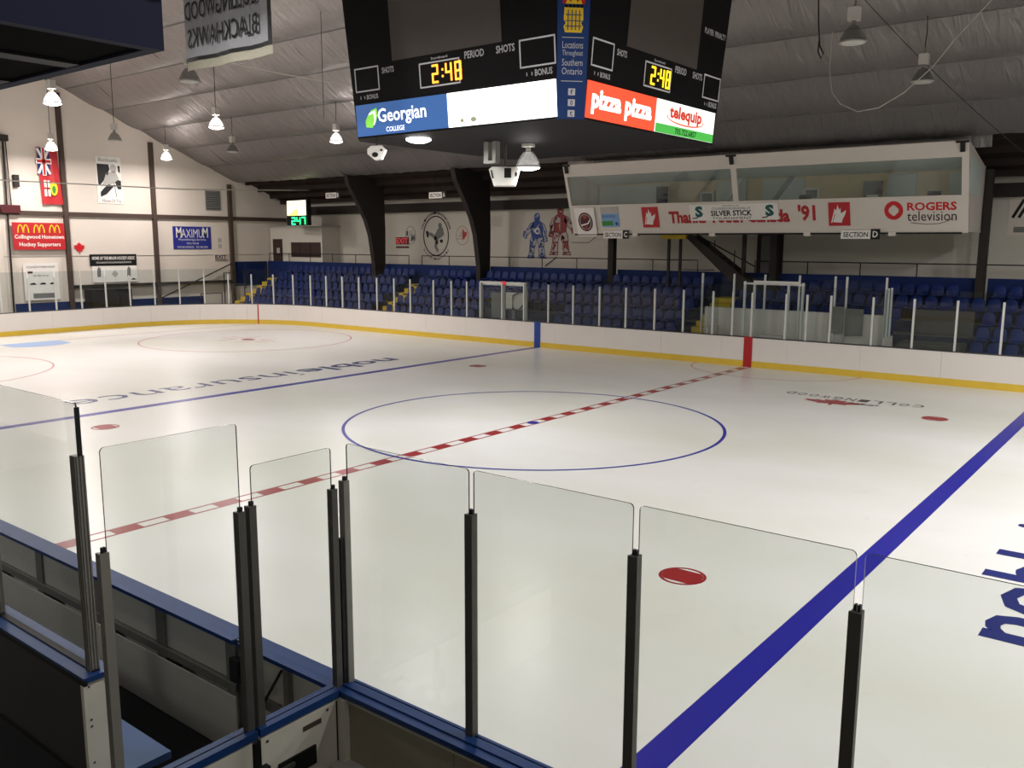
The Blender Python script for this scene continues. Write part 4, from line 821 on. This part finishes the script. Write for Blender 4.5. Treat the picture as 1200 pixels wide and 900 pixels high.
# ================================================================== CABLES
tag(MB().tube([(-30.6,-12,6.8),(-30.6,.8,7.02),(-30.6,10,7.05),(-30.6,18.3,7.4)], .03, 5).build('net_cable', 'cable_white'), 'pale net cable stretched across the end of the rink', 'cable')
def cable(name, label, pts, r, m): return tag(MB().tube(pts, r, 5).build(name, m), label, 'cable')
import itertools
def cat(a, b, sag, n=14): a, b = Vector(a), Vector(b); return [tuple(a+(b-a)*i/n-Vector((0,0,sag*4*(i/n)*(1-i/n)))) for i in range(n+1)]
cable('power_cable', 'white cable drooping from the roof past the right lamp', [(8.3,9.3,11.3),(7.5,9.3,10.45),(6.73,9.3,9.62),(6.23,9.3,8.98),(5.56,9.3,8.39),(4.91,9.3,8.04),(4.34,9.3,7.98),(3.85,9.3,8.23),(3.59,9.3,8.58),(3.45,9.4,9.2),(3.4,9.6,10.3)], .013, 'cable_white')
cable('power_cable', 'thin dark cable running down the foil ceiling to the press box corner', cat((4.2,7.2,roofz(7.2)-.35), (8.2,17.3,6.6), .3), .012, 'cable')
cable('hanging_cable', 'thin dark cable hanging down left of the scoreboard', [(-13.2,4.9,8.75),(-13.2,4.9,roofz(4.9)-.2)], .012, 'cable')
cable('hanging_cable', 'dark cable with a loop hanging beside the upper right unlit lamp', [(4.6,4.6,roofz(4.6)-.2),(4.8,4.6,9.4),(4.85,4.6,8.9),(4.95,4.6,8.7),(4.9,4.6,8.6),(4.82,4.6,8.75),(4.83,4.6,9.0)], .018, 'dark')
cable('power_cable', 'pale cable running over the foil behind the left side of the scoreboard', cat((-20.5,6.2,roofz(6.2)-.4), (-10,10.5,roofz(10.5)-.35), .3), .02, 'cable_white')
# ================================================================== OVERHANGING BALCONY (upper left)
ov = thing('overhanging_balcony', 'dark navy balcony box overhead at the upper left', 'balcony', (6,-17.5,5))
ox, oy, oz = 9.54, -15.0, 4.985
MB().box((ox-9,-19.9,oz+.01),(ox-.05,oy-.05,oz+.08)).build('floor_deck', 'under_dark', ov)
MB().box((ox-.05,-19.9,oz+.0),(ox,oy,oz+2.6)).build('end_fascia', 'navy', ov); MB().box((ox-9,oy-.05,oz),(ox-.05,oy,oz+2.6)).build('front_fascia', 'navy', ov)
for k in range(14): MB().box((ox-.6-k*.6,-19.8,oz+.0),(ox-.5-k*.6,oy-.06,oz+.01)).build('joist', 'black', ov)
for z in (.18,.5): MB().box((ox,oy-.04,oz+z),(ox+.03,oy+.02,oz+z+.04)).build('bolt', 'dark', ov)
t = thing('bracket_arm', 'dark steel arm poking out under the balcony above the nearest lit lamp', 'bracket', (-18.3,-3.6,9.9)); MB().tube([(-19.2,-4.4,10.45),(-18.3,-2.5,10.1)], .07, 5).build('arm', 'girt', t); MB().box((-18.4,-2.5,9.75),(-18.25,-2.3,roofz(2.4)-.1)).build('stem', 'girt', t)
# ================================================================== NEAR BOARDS
NB = thing('near_boards', 'near dasher boards with blue cap in front of the players bench', 'rink boards')
ZC = 1.07
def capseg(a, b): 
    MB().box((a,-W-.2,1.035),(b,-W,ZC)).build('cap_rail', 'cap_blue', NB)
    if a >= 7.6: MB().box((a,-W-.13,ZC),(b,-W-.07,ZC+.012)).build('glass_channel', 'cap_blue', NB)
for a, b in ((-3,-.6),(-.6,1.84),(1.84,4.28),(4.28,6.52),(6.6,7.7),(7.7,8.95),(8.95,10.2),(10.2,12.6),(12.6,15)): capseg(a, b)
for a in range(-1, 4):
    x0 = -.76+a*2.44; MB().box((x0,-W-.012,.22),(min(x0+2.43,15),-W,1.02)).build('board_panel', 'board_white', NB)
for a in range(4, 7): x0 = -.76+a*2.44; MB().box((x0,-W-.012,.22),(min(x0+2.43,15),-W,1.02)).build('board_panel', 'board_white', NB)
MB().box((-3,-W-.014,0),(15,-W+.01,.22)).build('kick_plate', 'kick_yellow', NB)
for x in (-1.93,-.71,.51,1.73,2.95,4.17,5.36,6.45): MB().box((x-.07,-W-.17,.0),(x+.07,-W-.013,1.02)).build('stud', 'inner_rail', NB)
MB().box((-3,-W-.185,.6),(6.52,-W-.02,.67)).build('mid_rail', 'inner_rail', NB)
MB().box((-3,-W-.19,.03),(6.52,-W-.175,.56)).build('lower_panel', 'panel_white', NB)
for a, b in ((-3,-2),(-1.86,-.78),(-.64,.44),(.58,1.66),(1.8,2.88),(3.02,4.1),(4.24,5.29),(5.43,6.38)): MB().box((a,-W-.15,.68),(b,-W-.13,1.03)).build('upper_panel', 'inner_panel', NB)
# bench gate in the boards, seen through the second pane
BG = thing('bench_gate', 'white gate in the near boards with latch post and diagonal rod', 'gate', (7.1,-W-.1,0))
MB().box((6.53,-W-.16,0),(6.59,-W-.02,ZC+.0)).build('latch_post', 'post_dark', BG)
MB().box((6.62,-W-.1,.1),(7.68,-W-.06,1.0)).build('gate_leaf', 'inner_panel', BG); MB().box((6.62,-W-.14,.55),(7.68,-W-.1,.63)).build('gate_rail', 'inner_rail', BG)
MB().box((7.12,-W-.15,.1),(7.18,-W-.1,1.0)).build('gate_rail', 'inner_rail', BG); MB().tube([(6.75,-W-.16,.45),(7.12,-W-.16,.98)], .012).build('diagonal_rod', 'dark', BG)
MB().box((6.5,-W-.22,.72),(6.62,-W-.16,.92)).build('latch', 'black', BG); MB().box((6.62,-W-.2,.78),(6.8,-W-.16,.84)).build('latch_bolt', 'black', BG)
# right part outer face
for a, b in ((7.92,8.95),(8.95,10.2),(10.2,12.6),(12.6,15)): MB().box((a,-W-.17,.3),(b-.006,-W-.15,1.015)).build('outer_panel', 'panel_grey', NB)
MB().box((7.9,-W-.19,1.0),(15,-W-.17,1.018)).build('edge_strip', 'lightgrey', NB); MB().box((7.86,-W-.32,.5),(15,-W-.17,.54)).build('foot_ledge', 'lightgrey', NB)
MB().box((7.84,-W-.22,.5),(7.92,-W-.15,1.02)).build('corner_post', 'panel_white', NB)
# glass on the near boards
def pane(name, O, R, wd, z0, z1, parent, th=.012, edge=True, cut=.022, em='glass_edge'):
    f = Frame(O, R, (0,0,1)); pts = [(0,z0),(wd,z0),(wd,z1-cut),(wd-cut*.35,z1-cut*.3),(wd-cut,z1),(cut,z1),(cut*.35,z1-cut*.3),(0,z1-cut)]
    me = fpoly(f, pts, -th/2, th); ob = me.build(name, 'glass', parent)
    if edge: ob.data.materials.append(MATS[em]); 
    for p in ob.data.polygons:
        if edge and len(p.vertices) == 4: p.material_index = 1
    return ob
def channel_post(nm, x, y, z0, z1, parent, m='post_dark', w_=.05, dpt=.055, tabs=True):
    o = MB()
    for sx in (-1, 1): o.box((x+sx*w_/2-sx*.012,y-dpt/2,z0),(x+sx*w_/2,y+dpt/2,z1))
    o.box((x-w_/2+.008,y-dpt/2+.008,z0),(x+w_/2-.008,y+dpt/2-.008,z1-.005)); o.box((x-w_/2-.006,y-dpt/2-.008,z0),(x+w_/2+.006,y-dpt/2+.006,z1))
    po = o.build(nm, m, parent)
    if tabs:
      for sx in (-1, 1): MB().box((x+sx*(w_/2-.01),y-.012,z1+.0),(x+sx*(w_/2-.022),y+.012,z1+.03)).build('post_tab', 'black', po)
YG = -W-.1+.1
ng = [7.785, 8.99, 10.195, 11.40, 12.61]
for i, x in enumerate(ng[1:]): channel_post('glass_post', x, -W-.03, ZC, 2.6, NB)
for i in range(4):
    a, b = ng[i]+.02, ng[i+1]-.02
    pane('glass_pane', (a,-W-.03,0), (1,0,0), b-a, ZC, 2.89, NB)
# partition with gates between bench and stand (line x = 7.8)
XG = 7.8
PG = thing('gate_partition', 'glass gate partition on a scuffed blue sill beside the players bench', 'partition', (XG,-13.6,0))
MB().box((XG-.06,-15.2,1.03),(XG+.06,-13.58,1.085)).build('sill', 'cap_blue', PG); MB().box((XG-.06,-13.56,1.03),(XG+.06,-12.88,1.085)).build('sill', 'cap_blue', PG)
channel_post('glass_post', XG, -14.5, 1.085, 2.58, PG, 'steel', .04, .05); channel_post('glass_post', XG, -13.6, 1.085, 2.6, PG, 'post_dark', .045, .05); channel_post('glass_post', XG+.0, -13.515, 1.085, 2.62, PG, 'post_dark', .045, .05)
channel_post('glass_post', XG, -12.83, 1.085, 2.58, PG, 'post_dark', .04, .05)
channel_post('corner_post', XG-.0, -12.72, 1.07, 2.62, PG, 'steel', .045, .05); MB().box((XG-.02,-12.79,1.07),(XG+.02,-12.76,2.2)).build('hinge_bar', 'black', PG)
pane('glass_pane', (XG,-14.48,0), (0,1,0), .88, 1.085, 3.18, PG); pane('glass_pane', (XG,-13.51,0), (0,1,0), .665, 1.085, 2.885, PG)
for a, b in ((-15.2,-13.62),(-13.55,-12.9)): MB().box((XG-.02,a,.3),(XG+.045,b,1.025)).build('gate_leaf', 'panel_white', PG)
MB().box((XG-.03,-13.615,.3),(XG+.05,-13.555,1.0)).build('gate_jamb', 'black', PG); MB().box((XG-.02,-12.9,.3),(XG+.05,-12.87,1.0)).build('gate_jamb', 'black', PG)
MB().box((XG+.045,-13.42,.62),(XG+.06,-13.1,.76)).build('latch_slot', 'black', PG); MB().box((XG+.05,-13.62,.66),(XG+.1,-13.52,.82)).build('latch', 'black', PG); MB().box((XG+.05,-13.55,.7),(XG+.08,-13.3,.73)).build('latch_bar', 'post_dark', PG)
MB().box((XG+.045,-13.2,.9),(XG+.05,-13.04,.935)).build('maker_plate', 'girt', PG)
for k, (y, z) in enumerate(((-13.5,.97),(-12.98,.97),(-12.98,.4))): MB().box((XG+.045,y-.008,z-.008),(XG+.05,y+.008,z+.008)).build('screw', 'screw', PG)
# bench rear wall
RW = thing('bench_wall', 'dark bench rear wall with blue top and white end panel at the lower left', 'wall', (3,-14,0))
MB().box((-3,-14.12,.0),(6.57,-14.1,1.25)).build('wall_panel', 'bench_wall_grey', RW); MB().box((-3,-14.1,.0),(6.57,-13.95,1.25)).build('wall_core', 'bench_wall_grey', RW)
MB().box((-3,-14.14,1.25),(6.65,-13.92,1.29)).build('cap', 'cap_blue', RW); MB().box((-3,-14.05,1.29),(6.6,-14.0,1.3)).build('cap_groove', 'black', RW); MB().box((-3,-14.145,1.235),(6.66,-14.12,1.275)).build('cap_edge', 'black', RW)
MB().box((6.57,-14.13,.0),(6.61,-13.93,1.25)).build('end_panel', 'panel_white', RW)
for z in (1.2,.95,.9,.62,.4):
    for y in (-14.09,-13.97): MB().box((6.61,y-.006,z-.006),(6.615,y+.006,z+.006)).build('screw', 'screw', RW)
def rib_post(x, y, z0, z1):
    mb = MB()
    mb.box((x-.036,y-.03,z0),(x+.036,y+.03,z1))
    for k in (-.031,-.01,.01,.031): mb.box((x+k-.005,y-.038,z0),(x+k+.005,y-.03,z1))
    for k in (-.022,.0,.022): mb.box((x+.036,y+k-.005,z0),(x+.042,y+k+.005,z1))
    mb.build('glass_post', 'steel', RW)
rib_post(6.55, -14.02, 1.29, 2.86); rib_post(5.0, -14.02, 1.29, 2.86); rib_post(3.7, -14.02, 1.29, 2.86)
for a, b in ((5.03,6.585),(3.73,4.97),(2.4,3.67)): pane('glass_pane', (a,-14.02,0), (1,0,0), b-a, 1.29, 3.23, RW, .012)
MB().box((6.582,-14.035,2.86),(6.598,-14.005,3.2)).build('glass_gasket', 'rub', RW)
# bench floor, mat, spectator step floor
tag(MB().box((-3,-13.9,-.01),(7.7,-12.87,.03)).build('rubber_mat', 'mat_black'), 'black rubber mat on the floor behind the near boards', 'mat')
b = thing('player_bench', 'blue painted players bench along the rear bench wall', 'bench', (2.5,-13.6,0))
MB().box((-3,-13.92,.36),(6.6,-13.5,.42)).build('bench_top', 'floor_blue', b)
for x in (-2,0,2,4,6.3): MB().box((x-.04,-13.86,.03),(x+.04,-13.6,.36)).build('leg', 'steel', b)
MB().box((6.75,-14.5,.03),(7.7,-13.55,.12)).build('step', 'floor_blue', b)
tag(MB().box((7.9,-19.9,.0),(15,-13.02,.48)).build('spectator_platform', 'mat_black'), 'dark floor platform at the foot of the near boards', 'platform')
tag(MB().box((-3,-19.9,.0),(6.56,-14.16,.5)).build('rear_walkway', 'mat_black'), 'dark walkway behind the bench wall at the lower left', 'platform')
